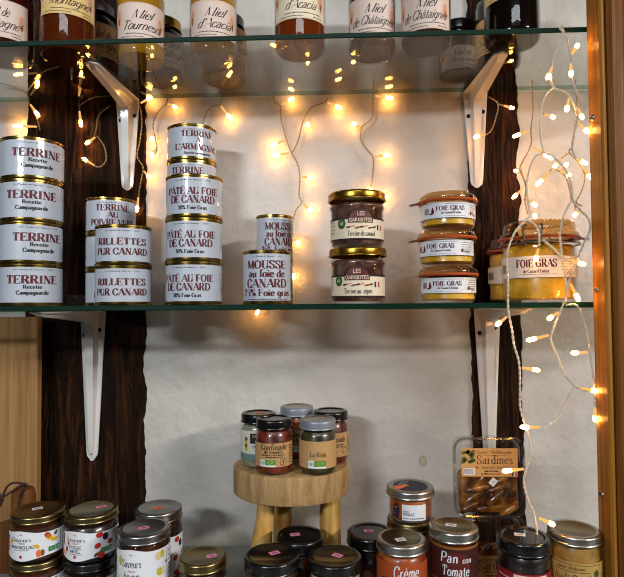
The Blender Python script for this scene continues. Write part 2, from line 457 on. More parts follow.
class Label:
    """A sheet wrapped round a jar of radius r (or flat when r is None), printed with rects, ovals and letters."""
    def __init__(s, r): s.mb = MB(); s.r = r; s.n = 0

    def pt(s, u, z, d):
        if s.r is None: return (u, -d, z)
        a = u / s.r; k = s.r + d
        return (k * math.sin(a), -k * math.cos(a), z)

    def add(s, polys, m, layer):
        d = 0.0003 + layer * 0.00009
        for p in polys: s.mb.poly([s.pt(u, z, d) for u, z in p], m)

    def rect(s, u0, z0, u1, z1, m, layer=1):
        n = max(1, int((u1 - u0) / .003)); P = []
        for i in range(n):
            a = u0 + (u1 - u0) * i / n; b = u0 + (u1 - u0) * (i + 1) / n; P.append([(a, z0), (b, z0), (b, z1), (a, z1)])
        s.add(P, m, layer)

    def shape(s, f, u0, u1, m, layer=1, n=10):
        """f(t) -> (low, high) for t in 0..1 across u0..u1"""
        P = []
        for i in range(n):
            t0, t1 = i / n, (i + 1) / n; a, b = f(t0), f(t1); x0 = u0 + (u1 - u0) * t0; x1 = u0 + (u1 - u0) * t1
            P.append([(x0, a[0]), (x1, b[0]), (x1, b[1]), (x0, a[1])])
        s.add(P, m, layer)

    def oval(s, u, z, ru, rz, m, layer=2, tilt=0):
        f = lambda t: (z + tilt * (t - .5) - rz * math.sqrt(max(0, 1 - (2 * t - 1) ** 2)), z + tilt * (t - .5) + rz * math.sqrt(max(0, 1 - (2 * t - 1) ** 2)))
        s.shape(f, u - ru, u + ru, m, layer, 10)

    def frame(s, u0, z0, u1, z1, t, m, layer=1):
        s.rect(u0, z0, u1, z0 + t, m, layer); s.rect(u0, z1 - t, u1, z1, m, layer)
        s.rect(u0, z0, u0 + t, z1, m, layer); s.rect(u1 - t, z0, u1, z1, m, layer)

    def text(s, st, u, z, h, m, sty='serif', width=None, layer=3, q=3, align='c', track=.08):
        s.add(text(st, u, z, h, sty, width, q, track, align), m, layer)

    def tiny(s, u0, u1, z, h, m, layer=3):
        """small print, too fine to read: a broken line of short strokes"""
        rnd = random.Random(int(abs(u0 * 1e5) + abs(z * 1e6))); u = u0
        while u < u1:
            l = rnd.uniform(.8, 3) * h; s.rect(u, z, min(u + l, u1), z + h * rnd.uniform(.6, 1), m, layer); u += l + h * .6

    def build(s, parent, name='label'): return s.mb.build(name, parent, sharp=None)


def lid(parent, r, h, z, m, rim=None, sticker=None, name='lid', recess=0.0012, top=None, sang=0.0, spos=(0.1, 0.05), seg=44):
    b = MB(); rim = rim or m; top = top or m
    prof = [(0, h - recess), (r * .74, h - recess), (r * .8, h), (r - .0016, h), (r - .0004, h - .0009), (r, h - .0025), (r - .0002, .0022), (r + .0006, .0014), (r + .0007, .0004),
            (r, 0), (r - .0012, 0), (r - .0014, h - .003), (0, h - .003)]
    b.lathe(prof, m, seg, mats=[top, top, rim, rim, rim, rim, rim, rim, rim, rim, m, m])
    o = b.build(name, parent, (0, 0, z), sharp=40)
    if sticker:
        s = MB(); hw, hh = .0055, .004
        P = [Vector((x * hw, y * hh, 0)) for x, y in ((-1, -1), (1, -1), (1, 1), (-1, 1))]
        rm = Matrix.Rotation(sang, 3, 'Z'); off = Vector((spos[0] * r, spos[1] * r, h - recess + .0002))
        s.poly([rm @ p + off for p in P], sticker)
        for k in range(3):
            x = -.45 * hw + k * .4 * hw
            s.poly([rm @ Vector(p) + off + Vector((0, 0, .0001)) for p in ((x, -.3 * hh, 0), (x + .25 * hw, -.3 * hh, 0), (x + .25 * hw, .3 * hh, 0), (x, .3 * hh, 0))], INKB)
        s.build('price_sticker', o, sharp=None)['label'] = 'small coloured price sticker'
    return o


def jar(t, r, h, fill, lid_m, lid_r=None, lid_h=.011, sticker=None, rim=None, neck=.86, shoulder=.16, fillto=None, top=None, sang=0.2, spos=(0.1, 0.05), recess=.0012, base_r=.93, foot=0.0):
    """parts glass, contents, lid; total height h"""
    lid_r = lid_r or r * .98
    g = h - lid_h + .004                                         # top of the glass inside the lid
    rn = lid_r - .0022; hs = h - lid_h
    prof = [(0, .0008), (r * base_r * .8, 0.0002), (r * base_r, .0012), (r - .0002, .0055), (r, .009), (r, hs * (1 - shoulder)), (r - (r - rn) * .35, hs * (1 - shoulder * .45)),
            (rn, hs - .0025), (rn, g)]
    b = MB(); b.lathe(prof, GLASS, 40); b.build('glass', t, sharp=50)
    e = .0011; ft = fillto or (hs - .003)
    pc = [(0, .0028 + foot)] + [(x - e, max(y, .0028 + foot)) for x, y in prof[1:8] if y < ft - .001] + [(min(rn, r) - e * 1.2, ft), (0, ft)]
    c = MB(); c.lathe(pc, fill, 36); c.build('contents', t, sharp=50)
    lid(t, lid_r, lid_h, hs, lid_m, rim, sticker, top=top, sang=sang, spos=spos, recess=recess)


# ------------------------------------------------------------------ the setting
WY = .170


def wall():
    b = MB(); nx, nz = 150, 150; x0, x1, z0, z1 = -.75, .75, -.02, 1.1
    import mathutils
    k = b.mi(PLASTER); 
    for j in range(nz + 1):
        for i in range(nx + 1):
            x = x0 + (x1 - x0) * i / nx; z = z0 + (z1 - z0) * j / nz
            n = mathutils.noise.noise(Vector((x * 7, 3, z * 7))) * .0012 + mathutils.noise.noise(Vector((x * 30, 9, z * 30))) * .0006
            b.v.append((x, WY + n, z))
    for j in range(nz):
        for i in range(nx):
            q = j * (nx + 1) + i; b.f.append((q, q + 1, q + nx + 2, q + nx + 1)); b.m.append(k)
    o = b.build('wall_back', sharp=None)
    structure(o, 'white lime-plastered back wall behind the shelves')


wall()


def beam(name, x0, x1, label, seed):
    import mathutils
    b = MB(); k = b.mi(BEAM); nz, nx = 260, 70
    for j in range(nz + 1):
        z = -.01 + 1.1 * j / nz
        a = x0 + mathutils.noise.noise(Vector((seed, 0, z * 22))) * .0035 + mathutils.noise.noise(Vector((seed, 5, z * 90))) * .002
        c = x1 + mathutils.noise.noise(Vector((seed + 8, 0, z * 22))) * .004 + mathutils.noise.noise(Vector((seed + 8, 5, z * 90))) * .0025
        for i in range(nx + 1):
            s = i / nx; x = a + (c - a) * s
            e = min(s, 1 - s) * nx
            wob = .006 * mathutils.noise.noise(Vector((x * 30, seed, z * 14)))
            n1 = mathutils.noise.noise(Vector(((x + wob) * 130 + seed, 0, z * 7)))
            y = WY - .005 + .0014 * n1 + .007 * max(0, .22 - abs(n1)) ** 1.0 + .0015 * mathutils.noise.noise(Vector((x * 420, 4, z * 30)))
            if e < .5: y = WY + .006
            b.v.append((x, y, z))
    for j in range(nz):
        for i in range(nx):
            q = j * (nx + 1) + i; b.f.append((q, q + 1, q + nx + 2, q + nx + 1)); b.m.append(k)
    structure(b.build(name, sharp=50), label)


beam('trim_1', -0.4370, -0.2628, 'dark rough timber stud at left, set in the plaster', 3)
beam('trim_2', 0.1905, 0.2599, 'dark rough timber stud at right, set in the plaster', 21)

b = MB(); b.box((-.75, -.30, -.02), (.75, .165, 0), COUNTER)
tag(b.build('counter'), 'grey counter top carrying the lower jars and the stool', 'counter')


def plank(name, a, c, m, label, bev=.002):
    b = MB(); x0, y0, z0 = a; x1, y1, z1 = c; v = bev
    ring = [(x0 + v, y0), (x1 - v, y0), (x1, y0 + v), (x1, y1 - v), (x1 - v, y1), (x0 + v, y1), (x0, y1 - v), (x0, y0 + v)]
    k = b.mi(m); n = len(ring); zs = [z0 + (z1 - z0) * q / 20 for q in range(21)]
    for z in zs:
        for x, y in ring: b.v.append((x, y, z))
    for q in range(20):
        for i in range(n):
            b.f.append((q * n + i, q * n + (i + 1) % n, (q + 1) * n + (i + 1) % n, (q + 1) * n + i)); b.m.append(k)
    b.f.append(tuple(range(n - 1, -1, -1))); b.m.append(k); b.f.append(tuple(range(20 * n, 21 * n))); b.m.append(k)
    return structure(b.build(name, sharp=30), label)


plank('trim_3', (-.70, .128, 0), (-0.3972, .142, .318), PINE, 'pale pine board standing against the wall at lower left')
PX0 = 0.2767
p4 = plank('trim_4', (PX0, -.033, 0), (PX0 + .006, -.004, 1.05), POSTWOOD, 'honey-coloured inner strip of the right shelf post')
plank('trim_5', (PX0 + .0075, -.036, 0), (PX0 + .026, .004, 1.05), POSTDARK, 'brown front moulding of the right shelf post', .004)
plank('trim_6', (PX0 + .0265, -.030, 0), (PX0 + .075, .0, 0.6080), pm('1a0d08', .6), 'dark brown panel right of the shelf post')
plank('trim_7', (PX0 + .0265, -.034, 0.6080), (PX0 + .075, .0, 1.05), POSTWOOD, 'pine rail at the top right corner')
for zz in (0.5262, 0.3444, 0.1336):
    s = MB(); s.lathe([(0, .0026), (.0022, .0024), (.0034, .001), (.0036, 0)], STEEL, 14)
    s.lathe([(.0009, .0027), (.0009, .0031), (0, .0031)], HOLE, 8)
    o = s.build('screw', p4, (PX0 + .0003, -.015, zz), (0, -PI / 2, 0))


def shelf(z, label):
    b = MB(); x0, x1, y0, y1, t = -.62, .46, 0.0, .162, .006
    c = .0008
    ring = [(y0 + c, z), (y0, z + c), (y0, z + t - c), (y0 + c, z + t), (y1, z + t), (y1, z)]
    mats = [EDGE, EDGE, EDGE, SHELFTOP, EDGE2, SHELFGLASS]
    for i in range(6):
        (ya, za), (yb, zb) = ring[i], ring[(i + 1) % 6]
        b.poly([(x0, ya, za), (x1, ya, za), (x1, yb, zb), (x0, yb, zb)], mats[i])
    b.poly([(x0, y, q) for y, q in ring], EDGE); b.poly([(x1, y, q) for y, q in reversed(ring)], EDGE)
    return tag(b.build('glass_shelf', sharp=10), label, 'shelf', 'glass shelves on white brackets')


shelf(.626, 'upper clear glass shelf carrying the honey jars')
shelf(.326, 'middle clear glass shelf carrying tins and foie gras jars')


# ------------------------------------------------------------------ shelf brackets
def bracket(label, x, ztop, wtop, wend, length, arm, holes, sticker=None, y=None):
    y = y or WY - .0075
    t = thing('shelf_bracket', label, 'bracket', (x, y, ztop), 0, 'white metal shelf brackets')

    def plate(n, f):
        b = MB(); k = b.mi(BRACKET); sec = []
        for i in range(n + 1):
            s = i / n
            hw = (wtop + (wend - wtop) * min(1, s * 1.0)) / 2
            if s > .94: hw *= math.sqrt(max(.02, 1 - ((s - .94) / .06) ** 2 * .95))
            rh = .012 * (1 - s) ** 1.15 + .0036 if s < .88 else .0052 * (1 - (s - .88) / .12)
            rw = hw * .45
            sec.append([(u, hgt) for u, hgt in ((-hw, -.0014), (-hw, 0), (-hw * .93, .0007), (-rw * 1.15, .0007), (-rw * .8, rh), (rw * .8, rh), (rw * 1.15, .0007), (hw * .93, .0007), (hw, 0), (hw, -.0014))])
        m = len(sec[0])
        for i, sv in enumerate(sec):
            for u, hg in sv: b.v.append(f(i / n, u, hg))
        for i in range(n):
            for j in range(m):
                b.f.append((i * m + j, i * m + (j + 1) % m, (i + 1) * m + (j + 1) % m, (i + 1) * m + j)); b.m.append(k)
        b.f.append(tuple(range(m))); b.m.append(k); b.f.append(tuple(range(n * m, n * m + m))); b.m.append(k)
        return b
    wl = plate(28, lambda s, u, hg: (u, -hg, -.002 - s * length)).build('wall_plate', t, sharp=28)
    plate(28, lambda s, u, hg: (u, -s * arm, -.0016 - hg)).build('shelf_arm', t, sharp=28)
    for hx, hz in holes:
        s = MB(); s.lathe([(0, .0012), (.0016, .001), (.0028, .0004), (.003, 0)], HOLE if hz > -length * .9 else STEEL, 12)
        if hz <= -length * .9: s.lathe([(0, .0016), (.0014, .0015), (.0014, .001)], HOLE, 10)
        s.build('screw', t, (hx, -.0007, hz), (PI / 2, 0, 0))['label'] = 'dark screw head in the bracket'
    if sticker:
        s = Label(None); s.rect(-.009, -.0045, .009, .0045, pm('b09868', .6), 0); s.rect(-.006, -.002, .001, .002, INK, 1); s.tiny(.002, .007, 0, .001, INK)
        o = s.build(wl, 'barcode_sticker'); o.location = sticker; o.rotation_euler = (R(-20), 0, R(0))
    return t


bracket('white bracket under the upper glass shelf, on the left timber', -0.2882, .6255, .033, .016, .128, .122, [(-.010, -.030), (.010, -.024), (0, -.120)])
bracket('white bracket under the upper glass shelf, on the right timber', 0.2009, .6255, .033, .016, .132, .122, [(-.010, -.034), (.010, -.028), (0, -.124)])
bracket('long white bracket under the middle glass shelf, on the left timber', -0.3366, .3255, .036, .015, .207, .155, [(-.011, -.034), (.010, -.027), (0, -.199)])
bracket('long white bracket under the middle glass shelf, behind the sardine pack', 0.2119, .3255, .036, .015, .207, .155, [(-.011, -.034), (.010, -.027), (0, -.199)])

# ------------------------------------------------------------------ tins
SM = .332


def tin(label, cat, x, y, z, r, h, design, rz, group):
    t = thing('food_tin', label, cat, (x, y, z), rz + face(x, y), group)
    b = MB(); f = .0022
    prof = [(0, .0016), (r - .003, .0016), (r - .0026, 0), (r + .0001, 0), (r + .0004, .0006), (r + .0004, f), (r - .0007, f + .0007), (r - .0007, h - f - .0007), (r + .0004, h - f), (r + .0004, h - .0006), (r, h),
            (r - .0022, h), (r - .0027, h - .002), (r * .8, h - .002), (r * .77, h - .0012), (0, h - .0012)]
    b.lathe(prof, GOLD, 48); b.build('can_body', t, sharp=30)
    l = Label(r - .0007); c = PI * r
    l.rect(-c * .985, f + .002, c * .985, h - f - .002, TIN, 0)
    design(l, r, h); l.build(t)
    return t


def hdr(l, r, h):
    l.text('"Les Produits de Maurens" - 32120', 0, h - .0078, .0015, INK, 'script', width=r * 1.25, q=2)


def side(l, r, h, u):
    l.frame(u, h * .28, u + r * .55, h * .72, .0003, GREY); l.text('Poids', u + r * .14, h * .36, .002, BURG, 'book', q=2); l.text('200', u + r * .36, h * .34, .004, BURG, 'serif', q=2)
    for k in range(3): l.tiny(u + .002, u + r * .5, h * (.6 - .06 * k), .0007, GREY)
    l.text('ais', -u - r * .55 + .004, h * .5, .006, BURG, 'script', q=2); l.text('elle', -u - r * .55 + .004, h * .3, .006, BURG, 'script', q=2)


def d_terrine(l, r, h):
    hdr(l, r, h); l.text('TERRINE', 0, h * .53, .0092, BURG, width=r * 1.62); l.text('Recette', 0, h * .41, .0042, INK, 'serif', width=r * .56); l.text('Campagnarde', 0, h * .27, .0046, INK, 'serif', width=r * .98)
    side(l, r, h, r * 1.3)


def d_poivre(l, r, h):
    hdr(l, r, h); l.text('TERRINE', 0, h * .62, .0078, BURG, width=r * 1.36); l.text('AU', 0, h * .43, .0072, BURG); l.text('POIVRE VERT', 0, h * .22, .0074, BURG, width=r * 1.8)
    l.tiny(-r * .4, r * .4, h * .15, .0012, INK); side(l, r, h, r * 1.4)


def d_rillettes(l, r, h):
    hdr(l, r, h); l.text('RILLETTES', 0, h * .5, .0074, BURG, width=r * 1.85); l.text('PUR CANARD', 0, h * .25, .0074, BURG, width=r * 1.95)
    side(l, r, h, r * 1.5)


def d_pate(l, r, h):
    hdr(l, r, h); l.text('PÂTÉ AU FOIE', 0, h * .53, .0078, BURG, width=r * 1.9); l.text('DE CANARD', 0, h * .33, .0082, BURG, width=r * 1.62)
    l.text('30% Foie Gras', 0, h * .18, .0042, INK, 'serif', width=r * 1.0); side(l, r, h, r * 1.3)


def d_armagnac(l, r, h):
    hdr(l, r, h); l.text('TERRINE', 0, h * .64, .0074, BURG, width=r * 1.34); l.text('A', 0, h * .49, .006, BURG); l.text("L'ARMAGNAC", 0, h * .27, .0076, BURG, width=r * 1.85)
    l.text('Recette campagnarde', 0, h * .15, .003, INK, 'serif', width=r * 1.1); side(l, r, h, r * 1.4)


def d_mousse(l, r, h):
    hdr(l, r, h); l.text('MOUSSE', 0, h * .66, .0088, BURG, width=r * 1.7); l.text('au foie de', 0, h * .5, .0084, BURG, width=r * 1.55); l.text('CANARD', 0, h * .31, .0094, BURG, width=r * 1.74)
    l.text('25% Foie gras', 0, h * .155, .0076, BURG, width=r * 2.15); l.tiny(-r * .95, r * .95, h * .085, .0012, INK)


GT = 'stacked white tins with burgundy print'
pos = ['bottom', 'second from bottom', 'third from bottom', 'top']
tx = -0.3603
t0 = tin('wide white tin of country terrine, bottom of the four at the left end', 'tin', tx, .045, SM, .0351, .0488, d_terrine, R(4), GT)
for k, (dx, a) in enumerate(((-.0005, -10), (.0002, 2), (.0008, -12))):
    dup(t0, (tx + dx, .045, SM + .0488 * (k + 1)), R(-a if k != 1 else 8), 'wide white tin of country terrine, %s of the four at the left end' % pos[k + 1])
for o, a in zip([x for x in COL.objects if x.get('label', '').startswith('wide white tin')], (3,15,0,9)): o.rotation_euler.z = R(a) + face(tx, .045)
bx = -0.2869
t0 = tin('white green pepper terrine tin, top of the back stack beside the rillettes', 'tin', bx, .103, SM + .091, .0312, .0455, d_poivre, R(4), GT)
dup(t0, (bx, .103, SM + .0455), R(16), 'white green pepper terrine tin, middle of the back stack, half behind the rillettes')
dup(t0, (bx, .103, SM), R(14), 'white green pepper terrine tin, bottom of the back stack, half behind the rillettes')
rx = -0.2438
t0 = tin('white duck rillettes tin standing on the glass in front of pepper terrine', 'tin', rx, .034, SM, .0316, .0455, d_rillettes, R(-5), GT)
dup(t0, (rx + .0003, .034, SM + .0455), R(-5), 'white duck rillettes tin stacked on top of another rillettes tin')
px = -0.1611
t0 = tin('white duck pâté tin with foie gras, bottom of its stack of three', 'tin', px, .036, SM, .0326, .0490, d_pate, R(-15), GT)
dup(t0, (px + .0003, .036, SM + .049), R(-10), 'white duck pâté tin with foie gras, middle of its stack of three')
dup(t0, (px + .0007, .036, SM + .098), R(-5), 'white duck pâté tin with foie gras, under the two terrine tins')
ax = -0.1810
t0 = tin('white armagnac terrine tin, topmost of the tallest tin stack', 'tin', ax, .104, SM + 4 * .0455, .0314, .0455, d_armagnac, R(14), GT)
t1 = tin('white terrine tin peeping out just below the armagnac terrine tin', 'tin', ax, .104, SM + 3 * .0455, .0314, .0455, d_poivre, R(-12), GT)
for k, s in enumerate(('lowest', 'second lowest', 'middle')):
    dup(t1, (ax, .104, SM + k * .0455), R(5), 'white terrine tin, %s of the back stack, hidden behind duck pâté tins' % s)
mx = -0.0751
tin('large white duck mousse tin standing in front at the glass edge', 'tin', mx, .032, SM, .0276, .0605, d_mousse, R(-1), GT)
nx = -0.0733
t0 = tin('smaller white duck mousse tin standing on the glass behind the large one', 'tin', nx, .100, SM, .0232, .0562, d_mousse, R(20), GT)
dup(t0, (nx, .100, SM + .0562), R(20), 'smaller white duck mousse tin raised behind the large one, upper of two')


# ------------------------------------------------------------------ jars of terrine
def terrine_jar(label, x, y, z, rz, word):
    t = thing('terrine_jar', label, 'jar', (x, y, z), rz + face(x, y), 'stacked jars of pork terrine'); r, h = .0325, .0645
    hs = h - .011
    prof = [(0, .001), (r * .86, .0002), (r * .93, .0015), (r * .95, .006), (r * .95, .0435), (r * 1.0, .0455), (r * 1.0, .048), (r * .97, .0495), (r * .86, hs - .001), (r * .86, hs + .004)]
    b = MB(); b.lathe(prof, GLASS, 44); b.build('glass', t, sharp=50)
    b = MB(); b.lathe([(0, .003)] + [(q - .0012, max(zz, .003)) for q, zz in prof[1:-2]] + [(r * .84, hs - .003), (0, hs - .003)], MEAT, 40); b.build('contents', t, sharp=50)
    lid(t, .0338, .0095, hs + .001, GOLD2)
    l = Label(r * .95); l.rect(-.062, .0075, .062, .0325, CREAM, 0)
    l.rect(-.062, .0305, .062, .0325, INK, 1); l.rect(-.062, .0075, .062, .0090, INK, 1)
    l.shape(lambda q: (.0262, .0345 + .0095 * max(0, math.sin(PI * q)) ** .55 - .0012), -.0135, .0135, INK, 2, 14)
    l.shape(lambda q: (.0268, .0340 + .0090 * max(0, math.sin(PI * q)) ** .55 - .0016), -.0125, .0125, BURG, 3, 14)
    l.rect(-.0145, .0262, .0145, .0315, BURG, 3)
    l.text('LES', 0, .0345, .0042, CREAM, 'sans', layer=5, width=.0085); l.text('GARIBOTES', 0, .0275, .0040, CREAM, 'sans', layer=5, width=.0260)
    for q in range(7): l.oval(-.014 + q * .005, .0215 + .001 * math.sin(q * 2.1), .003, .0011, (BURG, SALMON, BROWNG)[q % 3], 2, .001)
    l.text(word, .001, .0115, .0058, INK, 'bold', width=.032, layer=4)
    l.oval(-.0225, .026, .0052, .0062, LEAF, 2); l.oval(-.0225, .0265, .003, .0035, GREEN, 3); l.text('AB', -.0225, .0245, .0028, CREAM, 'sans', layer=4)
    l.rect(.0205, .0185, .0230, .0245, NAVY, 2); l.rect(.0230, .0185, .0255, .0245, STK_W, 2); l.rect(.0255, .0185, .0280, .0245, REDG, 2)
    for k in range(4): l.tiny(-.046, -.034, .016 + k * .004, .0012, GREY)
    l.build(t)


gx = 0.0303
terrine_jar('gold-lidded terrine jar with arched burgundy badge, standing on the glass', gx, .045, SM, R(-2), 'Terrine aux cèpes')
terrine_jar('gold-lidded terrine jar with arched burgundy badge, stacked on its twin', gx - .0005, .046, SM + .0647, R(8), 'Terrine de canard')


# ------------------------------------------------------------------ foie gras preserving jars
def foie_jar(label, x, y, z, rz, r, h, lab, tab, clasp=False, group='rubber-sealed glass jars of foie gras'):
    t = thing('preserving_jar', label, 'jar', (x, y, z), rz + face(x, y), group); hl = h * .16 if not clasp else .016
    hs = h - hl - .004
    prof = [(0, .001), (r * .88, .0003), (r * .96, .003), (r, .008), (r * 1.0, hs - .011), (r * .985, hs - .006), (r * 1.06, hs - .004), (r * 1.07, hs)]
    b = MB(); b.lathe(prof, GLASS, 44); b.build('glass', t, sharp=50)
    ft = hs - (.007 if clasp else .003)
    b = MB(); b.lathe([(0, .0035), (r * .86, .0035), (r * .94, .005), (r - .0022, .009), (r - .0022, ft - .002), (r * .9, ft), (0, ft + .001)], FOIE, 40); b.build('contents', t, sharp=50)
    b = MB(); b.lathe([(r * .93, hs), (r * 1.10, hs - .0002), (r * 1.12, hs + .0012), (r * 1.10, hs + .0026), (r * .93, hs + .0026)], RUBBER, 44)
    a = tab; ca, sa = math.cos(a), math.sin(a); w = .006
    P = [(r * 1.06, -w), (r * 1.06 + .010, -w * .7), (r * 1.06 + .012, 0), (r * 1.06 + .010, w * .7), (r * 1.06, w)]
    b.poly([(u * ca - v * sa, u * sa + v * ca, hs + .0018 - .002 * (u > r * 1.07)) for u, v in P], RUBBER)
    b.poly([(u * ca - v * sa, u * sa + v * ca, hs + .0004 - .002 * (u > r * 1.07)) for u, v in reversed(P)], RUBBER)
    b.build('rubber_seal', t, sharp=40)['label'] = 'orange rubber sealing ring with tab'
    z0 = hs + .0027
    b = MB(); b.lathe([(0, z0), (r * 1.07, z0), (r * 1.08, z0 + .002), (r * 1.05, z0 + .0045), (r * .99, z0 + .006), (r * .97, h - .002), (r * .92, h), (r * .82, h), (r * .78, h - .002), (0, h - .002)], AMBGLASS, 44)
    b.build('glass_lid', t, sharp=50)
    l = Label(r); lab(l, r, h); l.build(t)
    if clasp:
        b = MB()
        for s in (-1, 1):
            pts = [(s * .007, -r * 1.05, hs - .010), (s * .008, -r * 1.16, hs - .004), (s * .0095, -r * 1.18, hs + .006), (s * .0095, -r * 1.0, z0 + .0115), (s * .0075, -r * .9, z0 + .012)]
            b.tube(catmull(pts, 5), .0011, STEEL, 7)
            b.tube(catmull([(s * .008, -r * 1.16, hs - .004), (s * .014, -r * 1.14, hs - .007), (s * .017, -r * 1.1, hs - .004), (s * .014, -r * 1.13, hs - .001)], 5), .0011, STEEL, 7)
        b.tube([(-.008, -r * 1.16, hs - .0045), (.008, -r * 1.16, hs - .0045)], .0012, STEEL, 7)
        b.tube([(r * 1.085 * math.cos(q * PI / 24), r * 1.085 * math.sin(q * PI / 24), hs - .0055) for q in range(49)], .0010, STEEL, 6)
        b.build('wire_clasp', t)['label'] = 'bent steel wire clasp'
    return t


def foie_label(l, r, h):
    k = r / .033; z0, z1 = h * .27, h * .68
    l.rect(-.068 * k, z0, .05 * k, z1, WHITE, 0)
    zc = (z0 + z1) / 2; hh = z1 - z0
    l.text('FOIE GRAS', 0, zc - hh * .02, hh * .29, BURG, width=.034 * k); l.text('de Canard Entier', .001 * k, zc - hh * .24, hh * .15, BURG, 'serif', width=.024 * k, q=2)
    l.rect(-.014 * k, z0 + hh * .10, .019 * k, z0 + hh * .115, BURG, 1); l.rect(-.010 * k, z1 - hh * .12, .021 * k, z1 - hh * .10, GREY, 1)
    l.oval(-.0215 * k, zc - hh * .06, .0022 * k, hh * .16, BURG, 2); l.oval(-.0218 * k, zc + hh * .13, .0012 * k, hh * .10, BURG, 2); l.oval(-.0235 * k, zc - hh * .2, .003 * k, hh * .05, BURG, 2)
    for q in range(9): l.rect(-.0345 * k + q * .0009 * k, zc - hh * .2, -.0345 * k + (q + .55) * .0009 * k, zc + hh * .2, BURG if q % 2 else BROWNG, 2)
    for q in range(5): l.tiny(.026 * k, .042 * k, z1 - hh * (.2 + .14 * q), hh * .05, GREY)
    l.oval(.027 * k, zc - hh * .2, .0018 * k, hh * .12, BURG, 3); l.text('180g', .034 * k, zc - hh * .36, hh * .18, INK, 'book', q=2)


fx = 0.1343
foie_jar('small foie gras jar, bottom of the three stacked beside the right timber', fx, .042, SM, R(-2), .0308, .0416, foie_label, R(188))
foie_jar('small foie gras jar, middle of the three stacked beside the right timber', fx - .0012, .042, SM + .0418, R(-14), .0308, .0416, foie_label, R(195))
foie_jar('small foie gras jar, top of the three stacked beside the right timber', fx + .0004, .041, SM + .0836, R(6), .0308, .0416, foie_label, R(186))


def foie_label_b(l, r, h):
    k = r / .033; zc = h * .43
    l.rect(-.062, h * .30, .062, h * .56, OFFW, 0)
    l.text('FOIE GRAS', .002, zc - .0005, .0085, BURG, width=.043); l.text('de Canard Entier', .002, zc - .0068, .0038, BURG, 'serif', width=.027, q=2)
    l.rect(-.016, h * .335, .024, h * .34, BURG, 1); l.rect(-.010, h * .535, .024, h * .54, GREY, 1)
    for q in range(9): l.rect(-.045 + q * .0015, zc - .006, -.0442 + q * .0015, zc + .004, BURG if q % 2 else BROWNG, 2)
    for q in range(5): l.tiny(.028, .044, zc + .008 - q * .003, .0011, GREY)
    l.text('500g', .040, zc - .009, .0044, BURG, 'book', q=2)


foie_jar('large clip-top foie gras jar draped with fairy lights', 0.2404, .0475, SM, R(-7), .0405, .0915, foie_label_b, R(8), True, 'clip-top foie gras jars')
foie_jar('clip-top foie gras jar half hidden behind the large draped one', 0.2378, .1315, SM, R(10), .0310, .083, foie_label_b, R(190), False, 'clip-top foie gras jars')

# ------------------------------------------------------------------ honey jars on the upper shelf
SU = .632


def honey_jar(label, x, y, r, lines, paper, fill, zlab, lidm=DARKLID, h=.105, rz=0, lab_h=.045, border=True):
    t = thing('honey_jar', label, 'jar', (x, y, SU), rz + face(x, y), 'honey jars on the upper glass shelf')
    jar(t, r, h, fill, lidm, lid_r=r * .9, lid_h=.014, shoulder=.14, rim=lidm)
    l = Label(r); u = min(.036, r * 1.15); z0, z1 = zlab, zlab + lab_h
    l.rect(-u, z0, u, z1, paper, 0)
    for a, b_ in ((-u + .0008, .62), (u - .0115, .5)):
        l.oval(a + .003, z0 + lab_h * b_, .0055, lab_h * .30, PALES, 1); l.oval(a + .003, z0 + lab_h * b_, .0036, lab_h * .19, SALMON, 2)
        l.oval(a + .0032, z0 + lab_h * (b_ - .12), .0012, lab_h * .1, BROWNG, 3, .002)
    l.frame(-u + .0006, z0 + .0008, u - .0006, z1 - .0008, .00035, SALMON, 1)
    n = len(lines)
    for k, (s, wd) in enumerate(lines): l.text(s, 0, z0 + lab_h * (.56 - .30 * k), lab_h * .24, INK, 'script', width=wd, q=4)
    l.tiny(-u * .55, u * .75, z0 + lab_h * .14, .0011, INK); l.tiny(-u * .75, u * .1, z0 + lab_h * .06, .0009, INK); l.tiny(u * .45, u * .8, z0 + lab_h * .06, .0011, INK)
    l.build(t)


H_DARK = honey('forest_honey', '4a1608', .55); H_AMB = honey('amber_honey', '8a3a0a', .7); H_YEL = honey('sunflower_honey', 'e8a82a', .55)
H_ACA = honey('acacia_honey', 'e0a040', .8); H_CHE = honey('chestnut_honey', '5a3a28', .75); H_BLK = honey('fir_honey', '180a06', .4)
honey_jar('dark honey jar with pink label at the left end of the top shelf', -0.3999, .050, .0335, [('Miel de', .024), ('Montagne', .046)], PINKW, H_DARK, .0155, rz=R(-14))
honey_jar('big dark honey jar with yellow label over the left bracket', -0.3200, .050, .0322, [('Miel de', .024), ('Montagne', .046)], YELW, H_AMB, .041, lab_h=.042, h=.12)
honey_jar('shaded honey jar peeping out between yellow and white labelled jars', -0.3209, .128, .0310, [('Miel de', .024), ('Montagne', .046)], ORANW, H_DARK, .029, rz=R(14))
honey_jar('pale yellow sunflower honey jar with white label', -0.2350, .065, .0290, [('Miel', .023), ('Tournesol', .048)], PINKW, H_YEL, .0172)
honey_jar('short gold-lidded honey jar tucked behind the sunflower and acacia jars', -0.2283, .128, .0285, [('Miel', .023), ('Tilleul', .03)], PINKW, H_DARK, .014, lidm=GOLD2, h=.084, rz=R(20))
honey_jar('light acacia honey jar with pink edged label', -0.1441, .065, .0290, [('Miel', .023), ("d'Acacia", .041)], PINKW, H_ACA, .0172)
honey_jar('dark-lidded orange-labelled honey jar just behind the acacia jar', -0.1434, .128, .0300, [('Miel', .023), ("d'Acacia", .041)], ORANW, H_ACA, .020, h=.086, rz=R(25))
honey_jar('tall reddish brown honey jar in the middle of the top shelf', -0.0361, .050, .0308, [('Miel', .023), ("d'Acacia", .036)], CREAM, H_AMB, .0280)
honey_jar('left one of the two chestnut honey jars with white labels', 0.0510, .060, .0290, [('Miel', .022), ('de Châtaignier', .054)], PINKW, H_CHE, .0135, rz=R(3))
